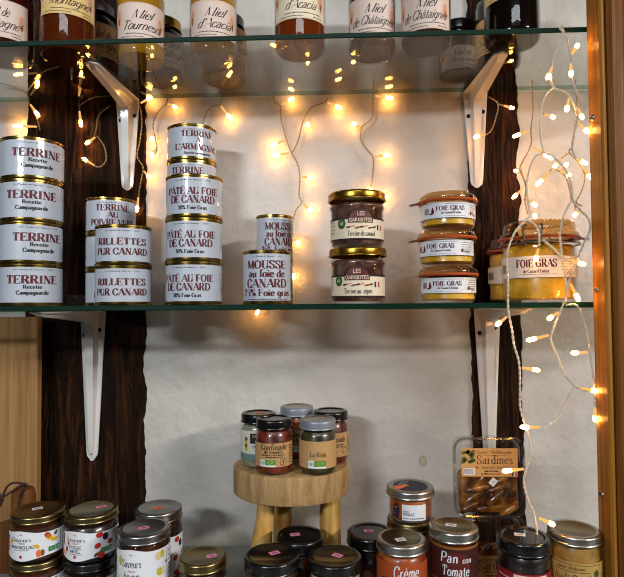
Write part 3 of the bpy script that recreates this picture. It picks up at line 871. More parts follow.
honey_jar('right one of the two chestnut honey jars with white labels', 0.1135, .045, .0292, [('Miel', .022), ('de Châtaignier', .054)], PINKW, H_CHE, .0105, rz=R(-2))
honey_jar('honey jar standing deep behind, right of the chestnut honey jars', 0.1710, .132, .0260, [('Miel de', .022), ('Bruyère', .034)], PINKW, H_CHE, .004, h=.072, lab_h=.03, rz=R(10))
honey_jar('black honey jar with yellow label at the right end of the top shelf', 0.2130, .042, .0312, [('Miel de', .022), ('Sapin', .034)], YELW, H_BLK, .043)
honey_jar('honey jar mostly hidden behind the black honey jar', 0.2161, .105, .0275, [('Miel de', .022), ('Sapin', .034)], ORANW, H_CHE, .012, rz=R(-30))

# ------------------------------------------------------------------ stool and the jars on it
sx, sy, sz = -0.0527, .090, .1345


def stool():
    import mathutils
    t = thing('stool', 'small rustic wooden stool with thick round seat and branch legs', 'stool', (sx, sy, 0))
    b = MB(); k1 = b.mi(STOOLWOOD); seg = 64
    prof = [(0, .1015), (.5, .1015), (.93, .1015), (.988, .1022), (1.0, .1042), (1.0, .118), (1.0, .1318), (.990, .1338), (.965, .1345), (.5, .1345), (0, .1345)]
    rows = []
    for q, z in prof:
        row = []
        for j in range(seg):
            a = 2 * PI * j / seg; n = 1 + .018 * mathutils.noise.noise(Vector((math.cos(a) * 1.6, math.sin(a) * 1.6, 2))) + .006 * mathutils.noise.noise(Vector((math.cos(a) * 6, math.sin(a) * 6, z * 60)))
            row.append(len(b.v)); b.v.append((.0715 * q * n * math.cos(a), .060 * q * n * math.sin(a), z))
        rows.append(row)
    for A, B in zip(rows, rows[1:]):
        for j in range(seg): b.f.append((A[j], A[(j + 1) % seg], B[(j + 1) % seg], B[j])); b.m.append(k1)
    b.build('seat', t, sharp=50)
    for x, y, dx, dy in ((-.030, -.022, -.006, -.010), (.048, -.016, .001, -.010), (-.014, .030, -.003, .008), (.044, .026, .003, .006)):
        pts = []; rr = []
        for i in range(9):
            s = i / 8; pts.append((x + dx * (1 - s) + .0015 * math.sin(s * 5 + x * 90), y + dy * (1 - s), s * .103)); rr.append(.0118 - .0008 * s + .0008 * math.sin(s * 9 + y * 100))
        g = MB(); g.tube(pts, rr, LEGWOOD, 18); g.build('leg', t, sharp=60)


stool()


def bio(l, u, z, s, green=GREEN2):
    l.rect(u, z, u + s, z + s * 1.25, WHITE, 2); l.text('AB', u + s * .5, z + s * .42, s * .55, GREEN, 'bold', width=s * .75, layer=4, q=2)
    l.rect(u + s * 1.05, z + s * .3, u + s * 3.0, z + s * 1.25, green, 2); l.rect(u + s * 1.05, z, u + s * 3.0, z + s * .3, WHITE, 2)
    for q in range(8):
        a = q / 8 * 2 * PI; l.oval(u + s * 2.0 + math.cos(a) * s * .5 + .1 * s * math.sin(a), z + s * .78 + math.sin(a) * s * .22, s * .06, s * .06, WHITE, 4)


def small_jar(label, x, y, rz, fill, lidm, design, top=None, sticker=None, r=.0218, h=.0635):
    t = thing('spread_jar', label, 'jar', (x, y, sz), rz + face(x, y), 'little spread jars on the stool')
    jar(t, r, h, fill, lidm, lid_r=r * .985, lid_h=.0105, shoulder=.16, sticker=sticker, top=top)
    l = Label(r); design(l, r); l.build(t)


def d_conf(l, r):
    l.rect(-.031, .011, .031, .038, KRAFT, 0); l.text('Confinade', 0, .0305, .0068, INK, 'hand', width=.031, q=3); l.text('de tomates', 0, .0262, .0045, INK, 'bold', width=.022, q=2)
    l.tiny(-.014, .014, .0238, .0014, INK); l.tiny(-.009, .011, .0216, .0014, INK)
    bio(l, -.016, .0115, .0062); l.oval(.0118, .0165, .0045, .0045, INK, 2); l.oval(.0118, .0165, .0039, .0039, KRAFT, 3)
    l.add([[(.009, .0138), (.0097, .0132), (.0146, .0192), (.0139, .0198)]], INK, 4); l.oval(.0118, .0168, .0008, .0025, INK, 4)
    for k in range(7): l.tiny(.020, .026, .014 + k * .0032, .0015, INK)


def d_riste(l, r):
    l.rect(-.031, .009, .031, .040, KRAFT, 0); l.text('La Riste', .0015, .0225, .0052, INK, 'bold', width=.0185, q=3); bio(l, -.010, .0095, .0070)


def d_cav(l, r):
    l.rect(-.031, .011, .031, .040, KRAFT, 0); l.text('Caviar', .0, .031, .0075, INK, 'hand', width=.024); l.text("d'aubergine", .0, .0245, .006, INK, 'hand', width=.03); bio(l, -.006, .0125, .006)


def d_pist(l, r):
    l.rect(-.031, .011, .031, .040, KRAFT, 0); l.text('Poivronade', .0, .029, .0068, INK, 'hand', width=.032)
    l.tiny(-.012, .014, .025, .0014, INK); l.tiny(-.012, .014, .0225, .0014, INK); bio(l, -.016, .0125, .006)
    l.oval(.0148, .0185, .0043, .0043, INK, 2); l.oval(.0148, .0185, .0037, .0037, KRAFT, 3); l.add([[(.0122, .0158), (.0128, .0152), (.0175, .0212), (.0168, .0218)]], INK, 4)
    for k in range(7): l.tiny(.0215, .0265, .014 + k * .0032, .0015, INK)


def d_art(l, r):
    l.rect(-.033, .010, .033, .046, pm('d8d6c4', .6), 0); l.rect(-.033, .010, .033, .0185, TEAL, 1)
    l.rect(-.006, .031, .016, .043, INK, 1); l.text('SAVEURS', .0045, .0385, .0028, CREAM, 'book', layer=4, width=.015); l.text("d'Ici", .0035, .0335, .0038, CREAM, 'script', layer=4)
    for k in range(4): l.oval(-.012 + .001 * math.sin(k * 3), .024 + k * .004, .0022, .0026, (PEARY, BROWNG)[k % 2], 2)
    l.text('TAPENADE', .004, .0255, .003, INK, 'sans', layer=4, width=.014)


small_jar('pale green spread jar with orange sticker, at back left on the stool', -0.0923, .083, R(-12), PALEP, BLACKLID, d_art, sticker=STK_O, h=.0645)
small_jar('grey-lidded amber spread jar at the back centre of the stool', -0.0473, .118, R(6), ORANGE, GREYLID, d_cav, top=SILVER, h=.066)
small_jar('black-lidded red spread jar at back right on the stool', -0.0031, .098, R(8), REDJ, BLACKLID, d_pist, h=.0645)
small_jar('red tomato spread jar with black lid, front left on the stool', -0.0705, .0555, R(-2), TOMATO, BLACKLID, d_conf)
small_jar('dark green spread jar with grey lid, front right on the stool', -0.0184, .0565, R(-4), GREENP, GREYLID, d_riste, top=SILVER, h=.0625)


# ------------------------------------------------------------------ jars on the counter
def cjar(label, x, y, z, r, h, fill, lidm, design, rz=0, group='jars on the grey counter', **kw):
    t = thing('preserve_jar', label, 'jar', (x, y, z), rz + face(x, y), group)
    jar(t, r, h, fill, lidm, **kw)
    if design:
        l = Label(r); design(l, r, h); l.build(t)
    return t


def fruit_label(l, r, h, lo, hi, words, fruits, wave=.004):
    W = r * 2.1; mid = (lo + hi) / 2
    l.shape(lambda t_: (lo - wave * math.exp(-((t_ - .36) / .14) ** 2), hi + wave * .8 * math.exp(-((t_ - .36) / .12) ** 2)), -W, W, WHITE, 0, 36)
    c = -W * .28
    l.text('Saveurs', c, mid + (hi - lo) * .18, (hi - lo) * .17, INKB, 'book', width=r * .78, q=2); l.text('bio', c, hi - (hi - lo) * .06, .002, STK_O, 'bold', q=2); l.text('Attitudes', c, mid + (hi - lo) * .08, .002, REDG, 'script', q=2)
    for k, (s, f) in enumerate(words): l.text(s, c, mid - (hi - lo) * (.12 + .17 * k), (hi - lo) * .13, INK, 'sans', width=r * f, q=2)
    l.tiny(c - r * .3, c + r * .3, mid - (hi - lo) * (.2 + .17 * (len(words) - 1)), .001, GREY); l.oval(c, lo + .001, .0016, .0018, REDG, 3)
    for u, v, ru, rv, m, tl in fruits: l.oval(u * r, lo + v * (hi - lo), ru, rv, m, 2, tl)
    s = .0052; l.rect(.38 * r, lo + .003, .38 * r + s * 1.5, lo + .003 + s, GREEN, 3); l.rect(.38 * r + s * 1.65, lo + .003, .38 * r + s * 2.5, lo + .003 + s, GREEN, 3)
    l.text('AB', .38 * r + s * 2.08, lo + .0042, .0024, WHITE, 'bold', layer=5, q=2)
    for q in range(6): l.oval(.38 * r + s * .75 + .0017 * math.cos(q), lo + .0055 + .001 * math.sin(q), .0003, .0003, WHITE, 5)
    for k in range(9): l.tiny(.98 * r, 1.45 * r, lo + .002 + k * (hi - lo) / 10, .0013, INK)
    l.rect(.88 * r, lo + .003, .905 * r, hi - .002, GREY, 2)


mango = [(.35, .85, .0035, .003, REDG, -.002), (.42, .74, .004, .003, YEL, -.003), (.62, .6, .004, .002, YEL, .001), (-.02, .45, .003, .0022, YEL, -.002), (-1.3, .4, .003, .006, STK_O, 0), (-1.05, .65, .0025, .003, YEL, 0), (.05, .14, .003, .004, STK_O, 0), (.18, .15, .002, .0035, BROWNG, 0), (.66, .86, .0022, .0022, LEAF, .002), (-1.3, .75, .0018, .003, BROWNG, 0)]
figs = [(.32, .9, .004, .003, REDG, 0), (.55, .78, .0035, .004, PURP, 0), (.25, .45, .0035, .003, REDG, .001), (.75, .5, .0033, .003, REDG, 0), (.38, .06, .004, .0042, REDG, 0), (-1.0, .32, .0022, .003, REDG, 0), (-.9, .58, .0017, .002, REDG, 0), (-1.25, .7, .0025, .007, BROWNG, .004), (-1.2, .12, .004, .0017, YEL, -.002), (.2, .08, .0025, .002, LEAF, .002)]
pears = [(-1.1, .8, .0032, .0048, PEARY, 0), (-1.2, .35, .0030, .0055, pm('d9d3a0', .6), 0), (-.85, .55, .002, .002, pm('c9cfa0', .6), 0), (.45, .86, .004, .004, pm('d9c890', .6), 0), (.62, .88, .0025, .004, PEARY, 0), (.5, .5, .0035, .0042, PEARY, -.001), (.68, .5, .003, .0042, pm('d9d3b0', .6), -.001), (.85, .66, .0018, .0012, LEAF, .001), (.34, .2, .003, .003, PEARY, 0)]

mgx, mgy = -0.3369, .024
dm = lambda l, r, h: fruit_label(l, r, h, .008, .033, [('MANGUE', .95)], mango)
df = lambda l, r, h: fruit_label(l, r, h, .008, .033, [('FIGUE', .5), ('MIEL', .42)], figs)
cjar('gold-lidded mango preserve jar stacked uppermost at the far left', mgx, mgy, .0505, .0292, .0505, CARAM, GOLDLID, dm, R(-2), lid_r=.0290, lid_h=.0080, sticker=STK_W, recess=.0008, spos=(-.05, .1), shoulder=.12, sang=R(8))
cjar('gold-lidded mango preserve jar at the far left, underneath another', mgx + .0005, mgy, 0, .0292, .0505, CARAM, GOLDLID, dm, R(-4), lid_r=.0290, lid_h=.0080, recess=.0008, shoulder=.12)
fgx = -0.2754
cjar('gold-lidded fig and honey preserve jar stacked beside the mango jars', fgx, mgy, .0505, .0287, .0508, DARKJ, GOLDLID, df, R(-2), lid_r=.0287, lid_h=.0080, sticker=STK_P, recess=.0008, spos=(.35, .15), shoulder=.12, sang=R(12))
cjar('lower fig preserve jar underneath another, beside the mango jars', fgx, mgy, 0, .0287, .0505, DARKJ, BLACKLID, df, R(-4), lid_r=.0285, lid_h=.009, shoulder=.12)
cjar('pear preserve jar with grey metal lid and pink sticker', -0.2027, -.012, 0, .0270, .0955, CARAM, STEEL, lambda l, r, h: fruit_label(l, r, h, .034, .0795, [('POIRE', .62), ('FRANCE', .7)], pears), R(6), lid_r=.0268, lid_h=.0095, sticker=STK_P, shoulder=.035, recess=.001, spos=(-.02, -.02), sang=R(10))
cjar('grey-lidded jar with orange sticker standing behind the pear preserve jar', -0.2070, .050, 0, .0275, .0945, DARKJ, STEEL, lambda l, r, h: fruit_label(l, r, h, .022, .066, [('FRAISE', .62)], figs), R(30), lid_r=.0272, lid_h=.0115, sticker=STK_O, shoulder=.13, recess=.001, spos=(-.05, -.02), sang=R(10))
cjar('low jar with pale gold lid and pink sticker, alone left of the stool', -0.1397, -.012, 0, .0245, .0665, DARKJ, GOLDLID, lambda l, r, h: fruit_label(l, r, h, .018, .046, [('CERISE', .6)], mango), R(10), lid_r=.0252, lid_h=.010, sticker=STK_P, shoulder=.14, recess=.001, spos=(.35, -.15), sang=R(8))


def d_two(c1, c2, word, wcol=WHITE, txt=INKB):
    def d(l, r, h):
        l.rect(-r * 1.9, .008, r * 1.9, h * .66, c1, 0); l.rect(-r * .75, .008, r * .8, h * .68, wcol, 1); l.text(word, 0, h * .5, .007, txt, 'bold', width=r * 1.05, layer=3)
        for k in range(3): l.tiny(-r * .5, r * .55, h * .4 - k * .004, .0013, txt)
    return d


def d_dark(l, r, h):
    l.rect(-r * 1.6, .012, r * 1.6, h * .62, pm('3a1612', .6), 0); l.oval(-.2 * r, h * .46, .006, .006, pm('8a5a40', .6), 2); l.text('Provence', 0, h * .27, .0052, pm('c9a888', .6), 'book', width=r * 1.0, layer=3, q=2)
    for k in range(2): l.tiny(-r * .6, r * .6, h * .2 - k * .004, .0012, pm('9c7a60', .6))


cjar('black-lidded jar with pink sticker, front, before the left stool leg', -0.0656, -.014, 0, .0280, .0695, CARAM, BLACKLID, d_two(pm('7a2440', .6), WHITE, 'Oignon'), R(4), lid_r=.0292, lid_h=.012, sticker=STK_P, shoulder=.16, spos=(.1, .15), sang=R(22), recess=.0014)
cjar('black-lidded jar with tilted pink sticker, front, before the right stool leg', 0.0006, -.014, 0, .0268, .0685, PALEP, BLACKLID, d_two(pm('2f4a38', .6), WHITE, 'Cornichon'), R(-4), lid_r=.0284, lid_h=.012, sticker=STK_P, shoulder=.16, spos=(.08, .1), sang=R(-28), recess=.0014)
cjar('black-lidded red jar standing under the stool between its front legs', -0.0388, .030, 0, .0258, .0720, TOMATO, BLACKLID, d_dark, R(3), lid_r=.0272, lid_h=.0125, sticker=STK_P, shoulder=.15, spos=(-.2, .1), sang=R(12), recess=.0014)
cjar('black-lidded dark jar right of the stool, behind the orange spread', 0.0419, .042, 0, .0262, .0715, DARKJ, BLACKLID, d_dark, R(3), lid_r=.0272, lid_h=.0125, sticker=STK_P, shoulder=.15, spos=(-.08, .12), recess=.0014, sang=0)


def d_creme(l, r, h):
    l.rect(-r * 1.7, .010, r * 1.7, .0705, pm('a8481a', .6), 0)
    for u in (-.8, .75): l.oval(u * r, h * .5, .006, .012, pm('4a2410', .6), 1)
    l.text('Crème', .1 * r, .0570, .0115, WHITE, 'bold', width=r * 1.0, layer=4); l.text("d'Anchois", .05 * r, .0425, .0115, WHITE, 'bold', width=r * 1.5, layer=4); l.tiny(-r * .5, r * .5, h * .3, .0014, WHITE)


def d_pan(l, r, h):
    G_ = pm('8a5a20', .5)
    l.rect(-r * 1.8, .010, r * 1.8, .0860, pm('3a0c08', .6), 0); l.rect(-r * 1.8, .0835, r * 1.8, .0860, G_, 1); l.rect(-r * 1.8, .0505, r * 1.8, .0515, G_, 1)
    l.oval(.05 * r, .068, r * .62, .013, pm('5a1410', .6), 1)
    l.text('Pan', -.25 * r, .0705, .0100, WHITE, 'bold', width=r * .72, layer=4); l.text('con', .5 * r, .0705, .006, WHITE, 'bold', width=r * .4, layer=4, q=2); l.text('Tomate', .02 * r, .0575, .0098, WHITE, 'bold', width=r * 1.15, layer=4)
    l.text('Au Piment', .02 * r, .0505, .0052, CREAM, 'bold', width=r * .95, layer=4, q=2); l.rect(-r * 1.8, .041, r * 1.8, .046, pm('9a6a2a', .5), 1); l.text('Tartinable Catalane', 0, .042, .0044, INK, 'book', width=r * 1.6, layer=4, q=2)


cjar('orange anchovy cream jar with silver lid and white sticker', 0.0703, -.013, 0, .0258, .0875, ORANGE, SILVER, d_creme, R(4), lid_r=.0259, lid_h=.010, sticker=STK_W, shoulder=.08, spos=(-.05, -.15), sang=R(20), top=BRONZE)
cjar('tall red tomato spread jar with silver lid, right of the anchovy cream', 0.1251, -.010, 0, .0240, .0995, REDJ, SILVER, d_pan, R(2), lid_r=.0250, lid_h=.0105, sticker=STK_W, shoulder=.035, spos=(-.1, .05), sang=R(-5), top=BRONZE)


def d_rou(l, r, h):
    l.rect(-.011, .0035, .016, .0205, WHITE, 0); l.text('SAUCE', -.0065, .0125, .0017, INK, 'sans', width=.006, q=2); l.text('ROUILLE', -.0035, .0092, .0026, INK, 'sans', width=.0115, q=2); l.tiny(-.009, .014, .0055, .0011, INK)
    l.oval(-.0185, .0125, .0042, .0078, NAVY, 1); l.oval(-.0185, .016, .001, .001, YEL, 2); l.tiny(-.021, -.016, .012, .0008, GREY); l.tiny(-.021, -.016, .009, .0008, GREY)
    for k in range(8): l.tiny(.0195, .0245, .004 + k * .0021, .0013, INKB)


rox, roy = 0.0865, .034
cjar('jar with bronze lid under the squat orange sauce jar', rox, roy, 0, .0255, .0915, SAUCE, BRONZE, None, 0, lid_r=.0262, lid_h=.010, shoulder=.12)
t = cjar('squat orange sauce jar with dark lid disc, perched on another jar', rox, roy, .0915, .0238, .0345, SAUCE, SILVER, d_rou, R(4), lid_r=.0266, lid_h=.0085, shoulder=.1, recess=.0008)
lo = [c for c in t.children if c.name.startswith('lid')][0]
b = MB(); zz = .0079
b.poly([(.0195 * math.cos(2 * PI * q / 32), .0195 * math.sin(2 * PI * q / 32), zz) for q in range(32)], NAVY)
b.poly([(.0195 * math.cos(a), .0195 * math.sin(a), zz + .0002) for a in [R(185 + 5 * q) for q in range(9)]] + [(-.004, -.0025, zz + .0002), (-.0055, .001, zz + .0002)], STK_O)
b.poly([(-.008, .004, zz + .0003), (-.003, -.001, zz + .0003), (-.001, .0005, zz + .0003), (-.0065, .0055, zz + .0003)], YEL)
for q in range(5):
    a = R(100 + 18 * q); b.poly([(.008 * math.cos(a), .012 * math.sin(a), zz + .0002), (.0085 * math.cos(a + .06), .0125 * math.sin(a + .06), zz + .0002), (.0135 * math.cos(a + .05), .0165 * math.sin(a + .05), zz + .0002), (.0135 * math.cos(a), .0165 * math.sin(a), zz + .0002)], STK_W)
b.build('lid_sticker', lo, sharp=None)['label'] = 'round navy sticker with orange wedge'


def d_cat(l, r, h):
    l.rect(-r * 1.9, .010, r * 1.9, h * .68, pm('8a1020', .6), 0); l.rect(-r * .45, .010, r * .85, h * .66, CREAM, 1)
    l.text('La Catalane', .2 * r, h * .565, .0048, INK, 'script', width=r * 1.05, layer=4, q=3); l.tiny(0, r * .4, h * .53, .001, INK); l.oval(.2 * r, h * .43, .0055, .006, pm('6d2018', .6), 2); l.oval(.2 * r, h * .43, .003, .0035, CREAM, 3)
    for k in range(6): l.tiny(-r * 1.2, -r * .6, h * .6 - k * .005, .0014, PALES)
    l.text('x', r * 1.1, h * .4, .003, CREAM, 'bold')


def d_aioli(l, r, h):
    l.rect(-r * 1.5, .010, r * 1.5, h * .74, pm('b8924e', .6), 0); l.frame(-r * 1.0, .012, r * 1.0, h * .72, .0005, INK, 1)
    l.text('Saveurs Méditerranée', -.2 * r, h * .665, .0034, INK, 'script', width=r * 1.0, layer=4, q=2); l.rect(-r * .8, h * .64, r * .5, h * .645, INK, 2)
    l.text('Aioli Catalan', 0, h * .52, .0088, INK, 'book', width=r * 1.65, layer=4); l.tiny(-r * .5, r * .7, h * .47, .0016, INK); l.tiny(-r * .4, r * .5, h * .43, .0014, INK); l.oval(.78 * r, h * .63, .003, .0036, LEAF, 3)
    for k in range(8): l.tiny(r * 1.12, r * 1.36, h * .3 + k * .004, .0016, INK)


cjar('black-lidded dark red jar with cream label, before the clear packs', 0.1964, -.012, 0, .0260, .0905, BLACKP, BLACKLID, d_cat, R(4), lid_r=.0268, lid_h=.013, sticker=STK_W, shoulder=.16, spos=(-.12, .1), sang=0, recess=.0014)
cjar('tan garlic sauce jar with bronze lid beside the right post', 0.2513, -.006, 0, .0262, .0950, MUST, SILVER, d_aioli, R(2), lid_r=.0262, lid_h=.0095, shoulder=.2, top=BRONZE)


# ------------------------------------------------------------------ clear clamshell packs
def clamshell(label, x, y, z, w, h, d, title, low=False):
    t = thing('clamshell_pack', label, 'pack', (x, y, z), 0, 'clear plastic packs of sardines')

    def slab(hw, z0, z1, y0, y1, rad, m, name, bulge=0):
        b = MB(); k = b.mi(m); ring = []
        for cx, cz, a0 in ((hw - rad, z1 - rad, 0), (-hw + rad, z1 - rad, 90), (-hw + rad, z0 + rad, 180), (hw - rad, z0 + rad, 270)):
            for q in range(7): ring.append((cx + rad * math.cos(R(a0 + 15 * q)), cz + rad * math.sin(R(a0 + 15 * q))))
        n = len(ring); cz = (z0 + z1) / 2; rows = []
        for yy, sc_ in ((y0, .0), (y0, .5), (y0, .93), (y0 + .0012, .98), (y0 + .004, 1.0), (y1 - .004, 1.0), (y1 - .001, .985), (y1, .95), (y1, 0)):
            rows.append(list(range(len(b.v), len(b.v) + n)))
            for rx, rz in ring: b.v.append((rx * sc_, yy + (bulge * math.sin(rx * 300 * sc_) * math.cos(rz * 260 * sc_) if 0 < sc_ < .95 and yy == y0 else 0), cz + (rz - cz) * sc_))
        for A, B in zip(rows, rows[1:]):
            for j in range(n): b.f.append((A[j], A[(j + 1) % n], B[(j + 1) % n], B[j])); b.m.append(k)
        return b.build(name, t, sharp=50)
    slab(w / 2, 0, h, -d / 2 + .004, d / 2, .012, PLASTIC, 'tray')
    b = MB(); hw = w / 2 + .003                                              # the flange
    pts = []
    for cx, cz, a0 in ((hw - .013, h + .002 - .013, 0), (-hw + .013, h + .002 - .013, 90), (-hw + .013, .013 , 180), (hw - .013, .013, 270)):
        for q in range(7): pts.append((cx + .013 * math.cos(R(a0 + 15 * q)), 0, cz + .013 * math.sin(R(a0 + 15 * q))))
    b.tube(pts + pts[:1], .0018, FLANGE, 8, False); b.build('flange', t, (0, -d / 2 + .005, 0))
    # oiled fillets packed inside
    slab(w / 2 - .003, .003, h * .56, -d / 2 + .0085, d / 2 - .005, .008, SARD, 'oil_block', .0016)
    for k in range(9):
        f = MB(); c = -w * .34 + k * w * .085; P = []; rr = []; z_ = h * (.10 + .13 * (k * 5 % 4)); a = .5 + .35 * math.sin(k * 2.7)
        for i in range(9):
            q = i / 8 - .5; P.append((max(-w * .42, min(w * .42, c + q * .034 * math.cos(a))), -d / 2 + .0088 + .0012 * math.sin(k * 2.2), z_ + q * .03 * math.sin(a))); rr.append(.0012 + .0036 * math.sin(PI * i / 8) ** .6)
        f.tube(P, rr, SARD, 10); f.build('sardine_fillet', t, sharp=None)
    l = Label(None); z0 = h * (.12 if low else .53); z1 = h * (.48 if low else .9); u = w * .44
    l.rect(-u, z0, u, z1, pm('c89a5c', .6), 0); l.text(title, .006, z0 + (z1 - z0) * .45, .0098, NAVY, 'book', width=w * .56, layer=3)
    l.text('Saveurs Méditerranée', .004, z1 - .0062, .004, INK, 'script', width=w * .55, layer=3, q=2); l.rect(-.008, z1 - .0082, .02, z1 - .0078, INK, 2)
    l.text('Aux poivrons marinés', .003, z0 + .0095, .0034, INK, 'book', width=w * .55, layer=3, q=2); l.tiny(-.006, .010, z0 + .0055, .0018, INK); l.tiny(-.010, .012, z0 + .0025, .0015, INK)
    for k in range(12): l.oval(-u + .008 + .006 * math.sin(k * 2.4), z1 - .010 + .006 * math.cos(k * 1.7), .0028, .0022, (LEAF, pm('5a6a30', .6), pm('6e5a2a', .6))[k % 3], 2, .001)
    l.rect(-u + .0025, z0 + .002, -u + .0155, z0 + .0095, WHITE, 2)
    for k in range(9): l.rect(-u + .0035 + k * .0012, z0 + .003, -u + .0041 + k * .0012, z0 + .0088, INK, 3)
    l.rect(u - .007, z0 + .001, u - .005, z0 + .004, NAVY, 2); l.rect(u - .005, z0 + .001, u - .003, z0 + .004, STK_W, 2); l.rect(u - .003, z0 + .001, u - .001, z0 + .004, REDG, 2)
    o = l.build(t); o.location = (0, -d / 2 + .0032, 0)
    s = Label(None); q = .0056; cu, cz = .004, h * (.46 if not low else .06)
    s.add([[(cu, cz - q), (cu + q, cz + .001), (cu, cz + q), (cu - q, cz - .001)]], STK_W, 0); s.text('NEW', cu, cz - .001, .002, INKB, 'bold', layer=2, q=2)
    o = s.build(t, 'price_sticker'); o.location = (0, -d / 2 + .0032, 0)
    return t


cx = 0.1819
clamshell('clear sardine pack lit by a fairy light bulb, upper of two', cx, .070, .0825, .0740, .0885, .034, 'Sardines')
clamshell('clear sardine pack below the lit one, mostly hidden behind front jars', cx - .0005, .070, 0, .0740, .080, .034, 'Sardines', True)

# ------------------------------------------------------------------ cutting board, hook plate
t = thing('cutting_board', 'small brown wooden cutting board with dark cord at lower left', 'cutting board', (-0.3911, .088, 0))
b = MB(); k = b.mi(BOARDWOOD)
out = [(-.036, 0), (.030, 0), (.031, .05), (.026, .058), (.0145, .064), (.0125, .075), (.0125, .094), (.009, .102), (0, .1045), (-.009, .102), (-.0125, .094), (-.0125, .075), (-.0155, .064), (-.030, .058), (-.036, .05)]
out = catmull(out, 3, True)[:-1]; n = len(out)
for y, s in ((-.006, .94), (-.0075, .9), (-.0075, .0)) : pass
for y, s in ((.0075, .95), (.005, 1), (-.005, 1), (-.0075, .95)):
    for x, z in out: b.v.append((x * s, y, .001 + z * (1 if s == 1 else .985) + (0 if s == 1 else .0007)))
for q in range(3):
    for j in range(n): b.f.append((q * n + j, q * n + (j + 1) % n, (q + 1) * n + (j + 1) % n, (q + 1) * n + j)); b.m.append(k)
b.f.append(tuple(range(n))); b.m.append(k); b.f.append(tuple(range(4 * n - 1, 3 * n - 1, -1))); b.m.append(k)
b.build('board', t, (0, 0, 0), sharp=40)
b = MB(); h2 = .0955
b.tube(catmull([(.001, .008, h2), (.003, -.002, h2 + .012), (-.006, -.009, h2 + .017), (-.016, -.009, h2 + .012), (-.021, -.009, h2), (-.024, -.009, h2 - .012)], 5), .0014, LEATHER, 7)
b.tube(catmull([(.001, -.008, h2 - .003), (.004, -.010, h2 + .007), (.010, -.009, h2 + .012), (.006, -.009, h2 + .016), (-.004, -.010, h2 + .010), (-.016, -.010, h2 + .002), (-.026, -.010, h2 - .004)], 5), .0014, LEATHER, 7)
b.tube(catmull([(-.030, -.009, h2), (-.024, -.012, h2 + .003), (-.021, -.010, h2 - .004), (-.027, -.009, h2 - .008), (-.030, -.009, h2)], 4), .002, LEATHER, 7)
b.tube([(.001, -.0078, h2 + .004), (-.001, -.0083, h2 - .01), (-.002, -.0083, h2 - .022)], .0011, LEATHER, 6)
b.build('hanging_cord', t)['label'] = 'dark brown looped leather cord'

t = thing('mounting_plate', 'little metal plate with two screws behind the left tins', 'metal plate', (-0.3408, .13, SM))
b = MB(); b.box((-.017, 0, 0), (.024, .002, .0155), BRONZE); b.box((-.017, -.0015, 0), (.024, 0, .002), GOLDLID); b.box((-.017, -.0015, .0138), (.024, 0, .0155), GOLDLID); b.build('plate', t)
for x in (-.008, .008):
    b = MB(); b.lathe([(.0062, 0), (.0062, .001), (.004, .0014), (.0036, .0006), (0, .0006)], STEEL, 20)
    for a in (0, PI / 2): b.box((-.0022 if a == 0 else -.0004, -.0004 if a == 0 else -.0022, .0007), (.0022 if a == 0 else .0004, .0004 if a == 0 else .0022, .0012), HOLE)
    b.build('screw', t, (x, 0, .0078), (PI / 2, 0, 0))

# ------------------------------------------------------------------ fairy lights
def wire_mesh(paths, thick):
    b = MB()
    for pts in paths:
        d = catmull([tuple(p) for p in pts], 8)
        # resample, then twist two thin leads round each other
        P = [Vector(p) for p in d]; L_ = 0; q = [0]
        for a, c in zip(P, P[1:]): L_ += (c - a).length; q.append(L_)
        n = max(4, int(L_ / .0024)); R_ = []; j = 0
        for i in range(n + 1):
            s = L_ * i / n
            while j < len(q) - 2 and q[j + 1] < s: j += 1
            f = (s - q[j]) / max(1e-9, q[j + 1] - q[j]); R_.append(P[j].lerp(P[j + 1], min(1, f)))
        A, B = [], []
        for i, p in enumerate(R_):
            t_ = (R_[min(i + 1, n)] - R_[max(i - 1, 0)]).normalized(); u = t_.cross(Vector((0, 1, .1))).normalized(); v = t_.cross(u)
            a = i * .0024 / .011 * 2 * PI; o = (u * math.cos(a) + v * math.sin(a)) * .00062 * thick
            A.append(p + o); B.append(p - o)
        b.tube(A, .00055 * thick, WIREC if thick < 1.2 else WIREW, 5); b.tube(B, .00055 * thick, WIREC if thick < 1.2 else WIREW, 5)
    return b


BM = MB()                                                        # one bulb, pointing along +z from its holder
BM.lathe([(0, 0), (.0013, 0), (.0013, .003), (.0017, .008), (.0019, .0115)], SOCKET, 10)
BM.lathe([(.0019, .0115), (.0022, .0135), (.0023, .0165), (.0019, .0188), (.0011, .0198), (0, .0201)], BULB, 10)



def light_string(name, label, paths, bulbs, thick=1.0):
    t = thing(name, label, 'string lights', paths[0][0], 0, 'warm white fairy lights')
    o0 = Vector(paths[0][0])
    for path in paths:
        wm = wire_mesh([path], thick)
        wm.v = [tuple(Vector(p) - o0) for p in wm.v]
        wm.build('wire', t)
    me = None
    for tip, bs in bulbs:
        tv, bv = Vector(tip), Vector(bs); d = tv - bv
        if d.length < .006: d = Vector((0, -.5, -1))
        d.normalize()
        if me is None:
            o = BM.build('bulb', t); me = o.data; first = o
        else:
            o = first.copy(); COL.objects.link(o); o.parent = t
        L_ = max(.014, min(.034, (tv - bv).length)); o.scale = (1, 1, L_ / .0201); o.location = tv - d * (L_ - .003) - o0
        o.rotation_euler = d.to_track_quat('Z', 'Y').to_euler()
    return t


